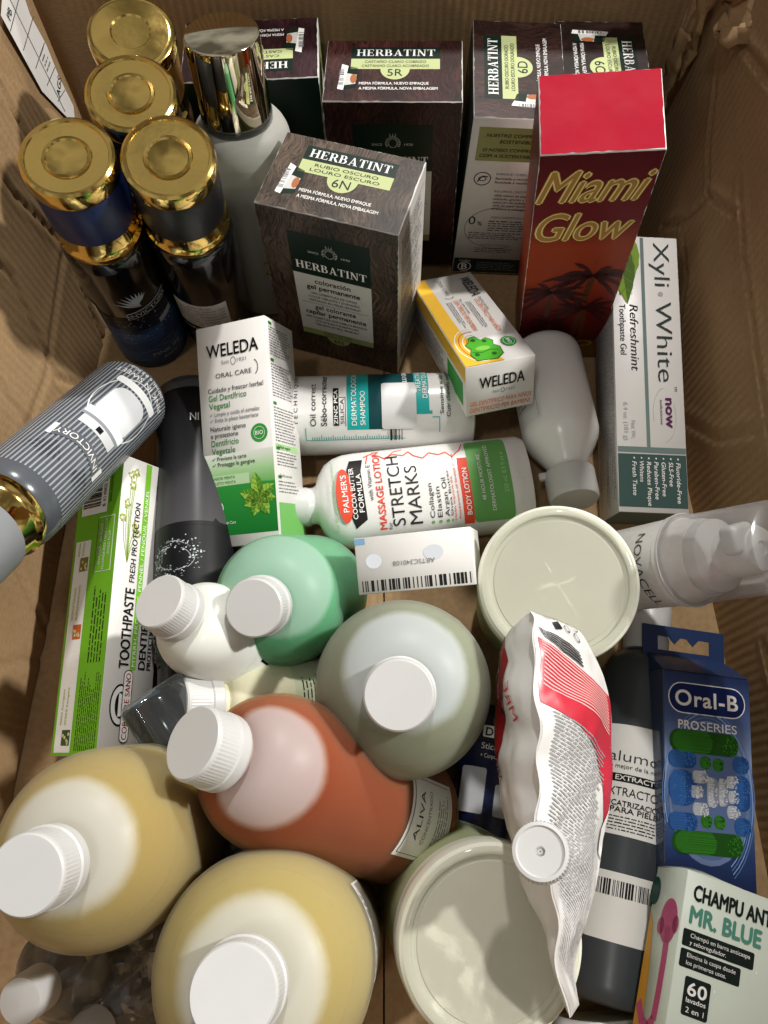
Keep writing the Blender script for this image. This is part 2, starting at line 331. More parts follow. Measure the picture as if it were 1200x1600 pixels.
class Print:
    """collects flat print for one surface; each (part name, colour) becomes one part of the thing"""
    def __init__(s, parent, fmap, step=None, vstep=None, lift=.012):
        s.p, s.f, s.step, s.vstep, s.lift, s.acc = parent, fmap, step, vstep, lift, {}
    def add(s, vs, fs, m, name, layer):
        if s.step: vs, fs = slice_mesh(vs, fs, s.step)
        if s.vstep:
            a, fs = slice_mesh([(y, x) for x, y in vs], fs, s.vstep); vs = [(x, y) for y, x in a]; fs = [f[::-1] for f in fs]
        h = s.lift*layer; s.acc.setdefault((name, m.name), []).append(([s.f(a, b, h) for a, b in vs], list(fs), m, layer))
    def poly(s, pts, m, name='colour_patch', layer=1): s.add(pts, [tuple(range(len(pts)))], m, name, layer)
    def rect(s, x0, y0, x1, y1, m, name='colour_patch', layer=1, r=0, jit=0):
        if r:
            pts = _arc(x1-r, y1-r, r, r, 0, 90, 5)+_arc(x0+r, y1-r, r, r, 90, 180, 5)+_arc(x0+r, y0+r, r, r, 180, 270, 5)+_arc(x1-r, y0+r, r, r, 270, 360, 5)
        elif jit:
            pts = []
            for (a, b), (c, d) in (((x0, y0), (x1, y0)), ((x1, y0), (x1, y1)), ((x1, y1), (x0, y1)), ((x0, y1), (x0, y0))):
                n = max(4, int(math.hypot(c-a, d-b)/.3)); mx, my = (x0+x1)/2, (y0+y1)/2
                for i in range(n):
                    t = i/n; x, y = a+(c-a)*t, b+(d-b)*t; j = random.random()**3*jit
                    pts.append((x+(j if x < mx else -j), y+(j if y < my else -j)))
        else: pts = _q(x0, y0, x1, y1)
        s.poly(pts, m, name, layer)
    def oval(s, cx, cy, rx, ry, m, name='colour_patch', layer=1, n=28, a0=0, a1=360):
        p = _arc(cx, cy, rx, ry, a0, a1, n); s.poly(p[:-1] if a1-a0 == 360 else p, m, name, layer)
    def ring(s, cx, cy, rx, ry, t, m, name='outline', layer=2, a0=0, a1=360, n=30):
        o, i = _arc(cx, cy, rx, ry, a0, a1, n), _arc(cx, cy, rx-t, ry-t, a0, a1, n)
        s.add(o+i, [(k, k+1, n+2+k, n+1+k) for k in range(n)], m, name, layer)
    def line(s, pts, t, m, name='line', layer=2):
        for (a, b), (c, d) in zip(pts, pts[1:]):
            l = math.hypot(c-a, d-b) or 1; nx, ny = -(d-b)/l*t/2, (c-a)/l*t/2
            s.poly([(a-nx, b-ny), (c-nx, d-ny), (c+nx, d+ny), (a+nx, b+ny)], m, name, layer)
    def text(s, t, x, y, h, m, w=None, al='L', rot=0, bold=0, shear=0, serif=False, layer=3, name='lettering', arc=None):
        if bold > 0 and set(t) & set('MWNKAVXYZ&mwkvxyz'):      # thicken pointed letters by overprinting
            q = bold*h*.8
            for k, (dx, dy) in enumerate(((-q, 0), (q, 0), (0, q), (0, -q))): s.text(t, x+dx, y+dy, h, m, w, al, rot, 0, shear, serif, layer+.12*k, name, arc)
            lst = s.acc[(name, m.name)]; V, F = [], []
            for vs, fs, _m, _l in lst[-4:]: k = len(V); V += vs; F += [tuple(k+i for i in f) for f in fs]
            lst[-4:] = [(V, F, m, layer)]
            return
        vs, fs, W = text_shape(t, bold, serif); sx = (w/W) if w else h; tw = W*sx
        ox = {'L': 0, 'C': -tw/2, 'R': -tw}[al]; ca, sa = math.cos(R(rot)), math.sin(R(rot)); o = []
        for a, b in vs:
            a, b = a*sx+ox+b*h*shear, b*h
            if arc: b += arc*(1-(2*(a-ox)/tw-1)**2)
            o.append((x+a*ca-b*sa, y+a*sa+b*ca))
        s.add(o, fs, m, name, layer)
    def fine(s, x0, y0, x1, y1, n, m, rot=0, fill=.4, ragged=.25, layer=2, name='fine_print'):
        """rows of print too small to read"""
        if rot in (90, 270): L, Hh = y1-y0, x1-x0
        else: L, Hh = x1-x0, y1-y0
        n = int(n*1.35+.5); p = Hh/n; vs, fs = [], []
        for i in range(n):
            x, e = 0, L*(1-random.random()*ragged)
            while x < e:
                wd = random.uniform(.5, 2.6)*p; k = len(vs); a, b = x, min(x+wd, e); c = p*i+p*(1-fill)/2; d = c+p*fill*random.uniform(.75, 1)
                q = [(a, c), (b, c), (b, d), (a, d)]
                q = [(x0+u, y0+v) for u, v in q] if rot == 0 else [(x1-v, y0+u) for u, v in q] if rot == 90 else [(x0+v, y1-u) for u, v in q]
                vs += q; fs.append((k, k+1, k+2, k+3)); x += wd+p*random.uniform(.3, .5)
        s.add(vs, fs, m, name, layer)
    def barcode(s, x0, y0, x1, y1, m=None, rot=0, layer=2, unit=None):
        m = m or BLACK; L = (y1-y0) if rot else (x1-x0); u = unit or L/95; x = 0; vs, fs = [], []
        while x < L:
            wd = u*random.choice((1, 1, 2, 3)); e = min(x+wd, L); k = len(vs)
            vs += _q(x0+x, y0, x0+e, y1) if not rot else _q(x0, y0+x, x1, y0+e); fs.append((k, k+1, k+2, k+3)); x += wd+u*random.choice((1, 1, 2, 3))
        s.add(vs, fs, m, 'barcode', layer)
    def done(s):
        """patches become parts; lettering and small print on them become their sub-parts"""
        host, later = None, []
        for (name, _), lst in s.acc.items():
            m = lst[0][2]; few = len(lst) <= (8 if name != 'lettering' else 14)
            jobs = [[q] for q in lst] if few else [lst]
            for job in jobs:
                V, F = [], []
                for vs, fs, _m, _l in job: k = len(V); V += vs; F += [tuple(k+i for i in f) for f in fs]
                layer = min(q[3] for q in job)
                if layer <= 1 and name not in ('fine_print', 'barcode', 'lettering'):
                    o = link_mesh(name, V, F, m, s.p, bool(s.step)); host = host or o
                else: later.append((name, V, F, m, len(job) > 8 and name != 'lettering'))
        if not host: host = next((c for c in s.p.children if c.type == 'MESH'), s.p)
        for name, V, F, m, many in later:
            o = link_mesh(name, V, F, m, host, bool(s.step))
            if many: o['kind'] = 'stuff'
        s.acc = {}
def face(f, W, D, H):
    """map (u right, v up, lift) on one face of a carton, u and v from its lower left corner"""
    return {'front': lambda u, v, h: (u-W/2, -D/2-h, v), 'back': lambda u, v, h: (W/2-u, D/2+h, v), 'left': lambda u, v, h: (-W/2-h, D/2-u, v),
            'right': lambda u, v, h: (W/2+h, u-D/2, v), 'top': lambda u, v, h: (u-W/2, v-D/2, H+.04+h), 'bottom': lambda u, v, h: (u-W/2, D/2-v, -h)}[f]
def wrap(rf):
    """map (u round the wall from the front, v height) on a round bottle; rf(v) is the radius"""
    def f(u, v, h):
        r = rf(v) if callable(rf) else rf
        a = u/(rf(0) if callable(rf) else rf); return ((r+h)*math.sin(a), -(r+h)*math.cos(a), v)
    return f
def wrap_oval(rx, ry, p=2.6):
    def f(u, v, h):
        x = max(-rx*.995, min(rx*.995, u)); return (x, -(ry+h)*(1-abs(x/rx)**p)**(1/p)-h*.3, v)
    return f

# ------------------------------------------------------------------ cartons
def carton(name, label, loc, rot, dim, m=WHITE_CARD, group=None, cat='box', flap=True):
    W, D, H = dim; t = thing(name, label, cat, loc, rot, group)
    rbox('carton_body', (W, D, H), m, t, .022, 1, (0, 0, H/2))
    if flap:                                         # the tucked lid: its free edge and two slits
        rbox('lid_flap', (W-.07, D-.05, .05), m, t, .012, 1, (0, .0, H+.012))
    return t

# ------------------------------------------------------------------ the cardboard box that holds everything
box = thing('cardboard_box', 'large open brown corrugated cardboard box that holds all the products', 'cardboard box', (0, 18, 0))
box.location = (0, 0, 0)
def crease(pts, d, wd=.35):
    d, wd = d*.5, wd*.62
    def f(a, b):
        best = 9
        for (x0, y0), (x1, y1) in zip(pts, pts[1:]):
            dx, dy = x1-x0, y1-y0; t = max(0, min(1, ((a-x0)*dx+(b-y0)*dy)/(dx*dx+dy*dy))); best = min(best, math.hypot(a-x0-t*dx, b-y0-t*dy))
        return d*max(0, 1-best/(wd*1.25))-d*.45*max(0, 1-abs(best-wd*1.9)/(wd*2.2))
    return f
def panel(name, m, pos, nor, a0, a1, b0, b1f, step=.55, amp=.22, fs=.09, creases=(), thick=.45, rough_edge=0, seed=0):
    """a sheet of cardboard with dents, creases and thickness: pos(a, b) places it, nor faces the inside"""
    na = int((a1-a0)/step); nb = int((max(b1f(a0), b1f(a1), b1f((a0+a1)/2))-b0)/step); N = Vector(nor); vs, fs_ = [], []
    for k in (0, 1):
        for i in range(na+1):
            a = a0+(a1-a0)*i/na; top = b1f(a)+(rough_edge*noise.noise((a*.9, seed, 3)) if rough_edge else 0)
            for j in range(nb+1):
                b = b0+(top-b0)*j/nb; p = Vector(pos(a, b))
                d = amp*noise.noise((a*fs, b*fs, seed))*2+amp*.35*noise.noise((a*fs*4, b*fs*4, seed+5))+sum(c(a, b) for c in creases)
                vs.append(tuple(p+N*(d-k*thick)))
    o = (na+1)*(nb+1); ix = lambda k, i, j: k*o+i*(nb+1)+j
    for i in range(na):
        for j in range(nb):
            fs_.append((ix(0, i, j), ix(0, i+1, j), ix(0, i+1, j+1), ix(0, i, j+1))); fs_.append((ix(1, i, j), ix(1, i, j+1), ix(1, i+1, j+1), ix(1, i+1, j)))
        fs_.append((ix(0, i, nb), ix(0, i+1, nb), ix(1, i+1, nb), ix(1, i, nb))); fs_.append((ix(0, i, 0), ix(1, i, 0), ix(1, i+1, 0), ix(0, i+1, 0)))
    for j in range(nb):
        fs_.append((ix(0, 0, j), ix(0, 0, j+1), ix(1, 0, j+1), ix(1, 0, j))); fs_.append((ix(0, na, j), ix(1, na, j), ix(1, na, j+1), ix(0, na, j+1)))
    return link_mesh(name, vs, fs_, m, box, True, 60)
panel('base_flap', CARD_X, lambda a, b: (a, b, -.15), (0, 0, 1), -26, -.06, -18, lambda a: 57, 1.0, .06, .08, thick=.4, seed=1)
panel('base_flap', CARD_X, lambda a, b: (a, b, -.15), (0, 0, 1), .06, 26, -18, lambda a: 57, 1.0, .06, .08, thick=.4, seed=2)
panel('lower_base_flap', CARD_Y, lambda a, b: (a, b, -.75), (0, 0, 1), -26, 26, -18, lambda a: 57, 2.0, .02, .08, thick=.3, seed=9)
panel('back_wall', CARD_X, lambda a, b: (a, 55.2+b*.03, b), (0, -1, 0), -26.5, 22.4, -.2, lambda a: 25, .6, .09, .06,
      [crease([(-20, 18.2), (-6, 18.6), (3, 18.0), (12, 18.8), (20, 18.3)], -.22, .3), crease([(3, 18.2), (8, 14), (9, 8)], -.15, .5)], seed=3)
rx = lambda y, z: 21.9+(54-y)*.022+z*(.03+(54-y)*.0016)
panel('side_wall', CARD_Y, lambda a, b: (rx(a, b), a, b), (-1, 0, 0), -18, 55, -.2, lambda a: 24 if a < 44 else 24-(a-44)*.35, .3, .09, .05,
      [crease([(40, 14.5), (35, 12.8), (28, 11.2), (19, 9.5), (8, 8.8), (-10, 8)], -.35, .28), crease([(46, 4), (43.5, 7), (42, 11), (38, 13.2)], -.5, .35),
       crease([(43.5, 7), (39, 6), (36, 3)], -.35, .3), crease([(49, 16), (45, 12.5), (42, 11)], -.45, .3), crease([(30, 1), (26, 5), (24, 9.8)], -.18, .5),
       crease([(12, 4.6), (2, 4.8), (-12, 4)], -.3, .3), crease([(52, 20), (47, 18.5), (40, 20)], -.5, .4)], seed=4, rough_edge=.6)
lx = lambda y, z: -24.3-(55-y)*.03-z*(.01+(55-y)*.0012)
panel('side_wall', CARD_Y, lambda a, b: (lx(a, b)-.6, a, b), (1, 0, 0), -18, 56.4, -.2, lambda a: 25, .7, .15, .06, seed=5)
li = lambda y, z: -22.6-(52-y)*.012-z*(.07+(50-y)*.0022)
def li_top(a):
    return 22 if a < 38 else 22-(a-38)*.55 if a < 45 else 18.2-(a-45)*1.75
panel('inner_flap', CARD_Y, lambda a, b: (li(a, b), a, b), (1, 0, 0), -17.5, 51.6, 0, li_top, .26, .08, .06,
      [crease([(40, 22), (39, 14), (40.5, 8), (38, 0)], -.42, .4), crease([(33, 21), (34, 12), (31, 5), (33, 0)], -.45, .45), crease([(26, 20), (27, 11), (25, 0)], -.35, .5),
       crease([(44, 18), (43, 9), (45, 2)], -.4, .4), crease([(17, 18), (18, 6), (14, 0)], -.3, .45), crease([(10, 16), (9, 8), (12, 0)], -.25, .6), crease([(3, 14), (2, 0)], -.25, .6), crease([(48, 9), (30, 6), (16, 8), (2, 5)], -.2, .5)], seed=6, rough_edge=.7)
panel('front_wall', CARD_X, lambda a, b: (a, -17.6-b*.05, b), (0, 1, 0), -25, 24, -.2, lambda a: 22, 1.0, .3, .07, seed=8)
# crumpled torn flap hanging over the right back corner, and a pale strip painted for the bright gap there
vs, fs = [], []
for i in range(15):
    for j in range(13):
        a, b = i/14, j/12; x, y, z = 21.4+6*a, 50.5-6.5*b*(.5+a*.6), 20.6-2.2*b+3.0*a
        n1 = Vector((noise.noise((a*5, b*5, 1)), noise.noise((a*5, b*5, 7)), noise.noise((a*5, b*5, 3))))*1.5+Vector((0, 0, noise.noise((a*14, b*14, 9))*.7))
        vs.append((x+n1.x*.5, y+n1.y, z+n1.z))
for i in range(14):
    for j in range(12):
        k = i*13+j; fs.append((k, k+1, k+14, k+13))
fl = link_mesh('torn_flap', vs, fs, CARD_X, box, True, 30)
md = fl.modifiers.new('thickness', 'SOLIDIFY'); md.thickness = .003
for q, (zb, zt, wd) in enumerate(((12.5, 22, 1.3), (8.5, 16, .8))):
    vs, fs = [], []
    for i in range(25):
        a = i/24; z = zb+(zt-zb)*a; e = wd*(.35+.65*abs(noise.noise((z*.8, q*7, 2))))*min(1, a*4+.15)
        for j in range(5): b = j/4; vs.append((21.5-.8*q+e*(b-.3)+.35*noise.noise((z*.7, b*2, q)), 53.2-1.4*b-.6*q+.5*noise.noise((z*.9, b*3, q+4)), z+.2*noise.noise((z, b*5, 1))))
    for i in range(24):
        for j in range(4): k = i*5+j; fs.append((k, k+1, k+6, k+5))
    fl = link_mesh('torn_strip', vs, fs, CARD_X, box, True, 25); md = fl.modifiers.new('thickness', 'SOLIDIFY'); md.thickness = .002
pr = Print(box, lambda u, v, h: (21.35+.0*u-h+.12*(v-8)*0, u, v), lift=.05)
pr.poly([(54.2, 16.5), (53.4, 12.0), (52.3, 7.2), (53.0, 8.2), (53.9, 12.8)], PAPER, 'pale_gap_strip', 1); pr.done()  # added pale strip: brightness showing through the corner gap, put into its colour
pr = Print(box, lambda u, v, h: (lx(u, v)-.28+h, u, v), lift=.02)
edge = [(50.0, 18.4), (53.6, 19.8), (54.0, 17.4), (53.7, 16.0), (54.15, 13.5), (54.0, 11), (54.3, 8.4), (53.3, 7.4), (52.2, 9.4), (50.7, 12.4)]
pr.poly(edge, PAPER, 'shipping_label', 1)
for q in range(5): pr.line([(50.2+q*.5, 17.2-q*1.7), (54.0, 17.6-q*1.9)], .07, DK, 'label_rule')
pr.line([(51.9, 18.8), (52.6, 9.2)], .07, DK, 'label_rule')
pr.text('PB', 50.75, 17.5, .55, BLACK, rot=12); pr.text('TH', 52.6, 17.7, .7, BLACK, rot=10); pr.text('AGS', 52.7, 10.3, .6, BLACK, rot=20); pr.fine(52.6, 12.4, 53.7, 14, 3, MIDG); pr.done()

# ------------------------------------------------------------------ hair colour cartons
HERB_G = ink('#10231c', .3); LIME = ink('#b7c08a'); OLIVE = ink('#8f9a63'); GPAN = ink('#c9c7c1')
def crest(pr, x, y, s, m):
    pr.oval(x, y, .16*s, .2*s, m, 'emblem'); pr.ring(x, y, .3*s, .34*s, .06*s, m, 'emblem', 2)
    for k in range(14):
        a = R(-30+k*240/13); pr.poly([(x+.3*s*math.cos(a), y+.32*s*math.sin(a)), (x+.5*s*math.cos(a+.12), y+.5*s*math.sin(a+.12)), (x+.46*s*math.cos(a-.2), y+.46*s*math.sin(a-.2))], m, 'emblem', 2)
    for k in (-1, 0, 1): pr.poly([(x+k*.14*s-.05*s, y+.46*s), (x+k*.14*s+.05*s, y+.46*s), (x+k*.2*s, y+.74*s)], m, 'emblem', 2)
def herbatint(label, loc, rot, code, shade, dark, light, pale=.0):
    W, D, H = 9.4, 6.2, 15.2
    t = carton('hair_dye_carton', label, loc, rot, (W, D, H), GREY_CARD, 'hair colour cartons')
    hz, hy = hair('hair_print_front_'+code, dark, light, 'z'), hair('hair_print_top_'+code, dark, light, 'y')
    p = Print(t, face('front', W, D, H)); p.rect(.012, .012, W-.012, H-.012, hz, 'front_panel', 1, jit=.05)
    p.rect(1.9, 9.6, 7.5, 13.5, HERB_G, 'name_panel', 2); crest(p, 4.7, 12.0, 1.15, GPAN)
    p.text('SINCE', 3.2, 11.8, .2, GPAN, .75); p.text('1970', 5.5, 11.8, .2, GPAN, .6)
    p.text('HERBATINT', 4.7, 10.15, .72, WHITE, 5.0, 'C', serif=True)
    p.rect(1.9, 3.4, 7.5, 9.6, GPAN, 'text_panel', 2)
    for s_, y, h, wd in (('coloraci\u00f3n', 8.8, .5, 2.6), ('gel permanente', 8.15, .5, 3.9), ('gel colorante', 5.95, .5, 3.1), ('capilar permanente', 5.3, .5, 4.6)): p.text(s_, 4.7, y, h, BLACK, wd, 'C', bold=.035)
    for s_, y, wd in (('100% COBERTURA DE CANAS', 7.6, 3.4), ('COLOR VIBRANTE Y DURADERO', 7.2, 3.8), ('TESTEADO EN PIELES SENSIBLE*', 6.8, 3.9), ('100% COBERTURA DOS CABELOS BRANCOS', 4.8, 4.7), ('COR INTENSA E DURADOURA', 4.4, 3.4), ('TESTADO EM PELE SENS\u00cdVEL*', 4.0, 3.4)): p.text(s_, 4.7, y, .23, DK, wd, 'C', bold=.012)
    p.rect(2.2, 6.55, 7.2, 6.58, DK, 'rule', 3)
    p.rect(1.9, 2.75, 7.5, 3.4, OLIVE, 'shade_band', 2); p.oval(4.7, 2.75, .9, .75, OLIVE, 'shade_band', 2, a0=180, a1=360); p.text(shade[0], 4.7, 3.1, .2, BLACK, 2.2, 'C'); p.text(shade[1], 4.7, 2.8, .2, BLACK, 2.2, 'C'); p.text(code, 4.7, 2.2, .45, BLACK, al='C'); p.done()
    p = Print(t, face('top', W, D, H)); p.rect(.045, .035, W-.045, D-.035, hy, 'top_panel', 1, jit=.05)
    p.rect(1.75, 4.25, 7.85, 5.45, HERB_G, 'name_panel', 2); p.text('HERBATINT', 4.8, 4.53, .68, WHITE, 5.4, 'C', serif=True)
    p.rect(1.75, 3.2, 7.85, 4.25, LIME, 'shade_band', 2); p.text(shade[0], 4.8, 3.82, .26, BLACK, 4.2, 'C'); p.text(shade[1], 4.8, 3.4, .26, BLACK, 4.6, 'C')
    p.oval(4.8, 3.2, 1.0, 1.05, LIME, 'shade_band', 2, a0=180, a1=360); p.text(code, 4.8, 2.5, .72, HERB_G, al='C')
    p.text('MISMA F\u00d3RMULA, NUEVO EMPAQUE', 2.4, 1.62, .27, WHITE, 4.7, bold=.02); p.text('A MESMA F\u00d3RMULA, NOVA EMBALAGEM', 2.4, 1.12, .27, WHITE, 5.3, bold=.02)
    p.poly([(.95, 1.2), (1.35, 1.1), (1.6, 3.5), (1.15, 3.7)], WHITE, 'product_picture', 2); p.poly([(1.35, 1.1), (2.2, 1.35), (2.25, 3.3), (1.6, 3.5)], HERB_G, 'product_picture', 2)
    p.poly([(1.42, 1.55), (2.15, 1.7), (2.2, 2.6), (1.5, 2.75)], GPAN, 'product_picture', 3); p.oval(2.0, 2.2, .22, .45, ink('#a5643f'), 'product_picture', 4); p.barcode(1.0, 1.6, 1.35, 3.2, MIDG, 90, 3, .05)
    p.done()
    p = Print(t, face('left', W, D, H)); p.rect(.5, 11.7, D-.3, 14.5, OLIVE, 'heading_panel', 1)
    for s_, y in (('NUESTRO COMPROMISO', 13.75), ('SOSTENIBLE', 13.25), ('O NOSSO COMPROMISSO', 12.55), ('COM A SUSTENTABILIDADE', 12.05)): p.text(s_, D/2+.1, y, .27, BLACK, min(4.9, len(s_)*.24), 'C', shear=.15, bold=.01)
    p.ring(1.25, 10.1, .62, .62, .07, DK, 'icon'); p.line([(.9, 9.8), (1.25, 10.35), (1.65, 10.3)], .08, DK, 'icon'); p.ring(1.25, 10.1, .3, .22, .07, DK, 'icon')
    p.text('EMPAQUE / EMBALAGEM', 2.2, 10.5, .2, MIDG, 2.9); p.text('Reciclado y reciclable', 2.2, 10.1, .2, DK, 2.7, bold=.01); p.text('Reciclada e recicl\u00e1vel', 2.2, 9.75, .2, DK, 2.7, bold=.01)
    p.text('RECURSOS / RECURSOS', 2.3, 8.9, .2, MIDG, 2.8)
    for i, s_ in enumerate(('-55% menos de papel', 'utilizado, gracias a la', 'reducci\u00f3n del embalaje', '-55% de papel devido', 'do tamanho da embalagem')): p.text(s_, 3.6, 8.5-i*.33, .2, DK, 2.6, 'C', bold=.01)
    p.text('0', .75, 5.6, .85, BLACK); p.text('%', 1.45, 5.5, .42, BLACK); p.text('CERO DESPERDICIO', 2.4, 6.3, .2, MIDG, 2.7); p.fine(2.3, 4.9, 5.6, 6.1, 4, DK); p.fine(.9, 4.0, 5.4, 4.8, 3, DK)
    p.ring(3.1, 5.2, 2.6, 2.2, .05, MIDG, 'icon', 2, 90, 300); p.text('ENERG\u00cdA / ENERGIA', 2.0, 3.3, .2, MIDG, 2.2); p.fine(1.6, 2.5, 5.0, 3.1, 2, DK)
    p.rect(.1, .1, D-.1, 1.75, HERB_G, 'foot_panel', 1); p.text('Certified', .5, 1.4, .2, WHITE, .9); p.text('B', .75, .45, .7, WHITE, bold=.03); p.ring(1.0, .78, .55, .55, .08, WHITE, 'icon', 3); p.fine(2.0, .4, 5.6, 1.4, 4, MIDG); p.done()
    p = Print(t, face('right', W, D, H)); p.rect(.08, .06, D-.08, H-.1, GREY_CARD, 'side_panel', 1, jit=.04)
    for k in range(7): p.fine(.7, 1.0+k*1.9, D-.6, 2.5+k*1.9, 5, DK); p.rect(.5, 2.62+k*1.9, D-.5, 2.66+k*1.9, DK, 'rule', 2)
    p.done()
    p = Print(t, face('back', W, D, H)); p.rect(.012, .012, W-.012, H-.012, HERB_G, 'back_panel', 1, jit=.05); p.text('Hair care', 1.0, 12.6, .6, LIME, bold=.03); p.fine(1.0, 10.6, 5.5, 12.0, 4, OLIVE); p.rect(1, 3, 6.4, 9.4, OLIVE, 'text_panel', 2); p.poly([(3.8, 7.6), (6.4, 8.0), (6.1, 9.6), (4.1, 9.2)], BLACK, 'product_picture', 3); p.fine(1.3, 3.4, 5.8, 7.0, 9, DK, layer=3); p.done()
    return t
herbatint('dark hair dye carton with upside-down lettering at the back wall beside the champagne cap', (-9.0, 51.0, .15), (0, 1.0, 182.5), '5N', ('CASTA\u00d1O CLARO', 'CASTANHO CLARO'), '#160a0b', '#4a2730')
herbatint('reddish brown hair dye carton marked 5R standing at the middle of the back wall', (1.05, 48.7, .15), (-.5, -1.5, -2.2), '5R', ('CASTA\u00d1O CLARO COBRIZO', 'CASTANHO CLARO ACOBREADO'), '#190b0c', '#5d332f')
herbatint('dark brown hair dye carton marked 6D, its pale text side facing forward', (8.95, 49.4, .2), (1, -1.6, 87.8), '6D', ('RUBIO OSCURO DORADO', 'LOURO ESCURO DOURADO'), '#160c0b', '#52332d')
herbatint('dark brown hair dye carton mostly hidden behind the tall red perfume carton', (15.2, 49.2, .15), (.6, -.2, -92), '6C', ('RUBIO OSCURO CENIZO', 'LOURO ESCURO CINZA'), '#140a0a', '#3d2622')
herbatint('ash brown hair dye carton marked 6N standing in front of the others', (-2.52, 38.9, .15), (1.4, -.3, -16.9), '6N', ('RUBIO OSCURO', 'LOURO ESCURO'), '#1e1613', '#75604f')

# ------------------------------------------------------------------ tall red perfume carton
W, D, H = 6.2, 4.8, 23.8
RED = M('#a51029', .5, var=.07, scale=30, bump=.08, bscale=260, name='red_card', spec=.05)
mi = carton('perfume_carton', 'tall glossy red perfume carton with yellow neon lettering and a palm sunset', (13.78, 38.7, .35), (10.6, -6.2, -2.9), (W, D, H), WHITE_CARD)
sun = gradient('sunset_print', [(0, '#5a3a12'), (.06, '#8a5a1a'), (.13, '#4e100f'), (.32, '#6b1512'), (.5, '#a03c1c'), (.64, '#a63f1c'), (.76, '#74151d'), (1, '#5c0a18')], 'Z', 0, H, .24, .12, 30, (1, 1, 2.2))
p = Print(mi, face('top', W, D, H)); p.rect(.045, .035, W-.045, D-.035, RED, 'top_panel', 1, jit=.05); p.done()
p = Print(mi, face('front', W, D, H)); p.rect(.012, .012, W-.012, H-.02, sun, 'front_panel', 1, jit=.04)
NEON, NEON2 = ink('#f2e27a', .3), ink('#a8862c', .3)
for m_, off, ly in ((ink('#96602a'), .062, 2), (ink('#f9ea98'), .042, 3), (ink('#b98a48'), 0, 4)):
    for s_, x, y, wd, sh in (('Miami', .1, 19.95, 5.35, .26), ('Glow', .1, 16.3, 5.3, .2)): p.text(s_, x, y, 2.75, m_, wd, shear=sh, bold=off, layer=ly)
PALM = ink('#3f1010', .3); TRUNK = ink('#5b2f18', .3)
def palm(p, x, y, s, lean):
    tr = [(x+lean*(k/8)**2, y*(k/8)) for k in range(9)]
    for (a, b), (c, d) in zip(tr, tr[1:]): p.poly([(a-.16*s, b), (a+.16*s, b), (c+.13*s, d), (c-.13*s, d)], TRUNK, 'palm_print', 2)
    x += lean
    for k in range(11):
        a0 = R(-40+k*26); L = s*random.uniform(1.7, 2.5); pts, q = [], []
        for i in range(9):
            f = i/8; xx = x+math.cos(a0)*L*f; yy = y+math.sin(a0)*L*f-.9*s*f*f; wdt = .34*s*math.sin(math.pi*min(1, f*.9+.1))
            pts.append((xx, yy+wdt*.35)); q.append((xx+random.uniform(-.05, .05)*s, yy-wdt*random.uniform(.5, 1.4)))
        K = lambda z: (min(6.15, max(.05, z[0])), z[1])
        for i in range(8):
            g = [K(q[i]), K(q[i+1]), K(pts[i+1]), K(pts[i])]
            if max(z[0] for z in g)-min(z[0] for z in g) > .02: p.poly(g, PALM, 'palm_print', 3)
palm(p, 3.9, 12.2, 1.45, .4); palm(p, 1.6, 10.2, 1.2, .3); palm(p, 4.6, 8.0, 1.2, -.3); palm(p, 2.4, 6.0, .9, -.3)
p.text('LIO', 2.9, 2.0, 1.0, ink('#b08a2e', .25), 2.7, bold=.03, layer=4); p.rect(.1, .1, W-.1, 1.3, ink('#7c5a1c', .25), 'gold_band', 2); p.done()
for f_ in ('right', 'left', 'back'):
    p = Print(mi, face(f_, W, D, H)); wd = W if f_ == 'back' else D; p.rect(.012, .012, wd-.012, H-.02, sun, 'side_panel', 1, jit=.05); p.done()

# ------------------------------------------------------------------ herbal toothpaste carton (white and green)
W, D, H = 5.3, 3.9, 14.9
G1, G2, G3 = ink('#1f7a2c'), ink('#2f9a3a'), ink('#9fc98c')
wg = carton('toothpaste_carton', 'white and green herbal toothpaste carton with mint leaves, leaning upright in the middle', (-8.48, 19.06, 2.6), (-68.9, -20.8, -3.1), (W, D, H))
fade = gradient('green_fade_print', [(0, '#14702a'), (.62, '#2f8f3c'), (.63, '#6fb05c'), (.8, '#a9cf9a'), (1, '#e2e3dc')], 'Z', .5, 6.2, .36, .08, 25, (1, 1, 6))
p = Print(wg, face('front', W, D, H)); p.rect(.02, .75, W-.02, 6.2, fade, 'green_panel', 1)
p.text('WELEDA', .75, 12.75, .9, BLACK, 3.95, bold=.02); p.text('Seit', 1.85, 12.2, .26, MIDG, .6); p.ring(2.75, 12.32, .2, .28, .04, MIDG, 'emblem'); p.text('1921', 3.05, 12.2, .26, MIDG, .7)
p.text('ORAL CARE', 1.35, 11.3, .33, DK, 2.75); p.ring(4.1, 11.65, .5, .6, .05, DK, 'emblem', 2, -55, 60)
for s_, y, h, m_, wd in (('Cuidado y frescor herbal', 10.35, .33, DK, 4.2), ('Gel Dent\u00edfrico', 9.8, .42, G1, 2.9), ('Vegetal', 9.25, .42, G1, 1.6), ('\u2713 Limpia y cuida el esmalte', 8.75, .28, MIDG, 3.8), ('\u2713 Evita la placa bacteriana', 8.35, .28, MIDG, 3.7),
                     ('Naturale igiene', 7.75, .33, DK, 2.7), ('e protezione', 7.3, .33, DK, 2.1), ('Dentifricio', 6.75, .42, G1, 2.1), ('Vegetale', 6.2, .42, G1, 1.8), ('\u2713 Previene la carie', 5.75, .28, DK, 2.6), ('\u2713 Protegge le gengive', 5.35, .28, DK, 3.2)): p.text(s_, .7, y, h, m_, wd, bold=.008)
p.oval(4.35, 7.25, .62, .62, G2, 'seal', 1); p.ring(4.35, 7.25, .42, .42, .03, WHITE, 'seal', 2); p.text('BIO', 4.35, 7.13, .27, WHITE, al='C', bold=.03)
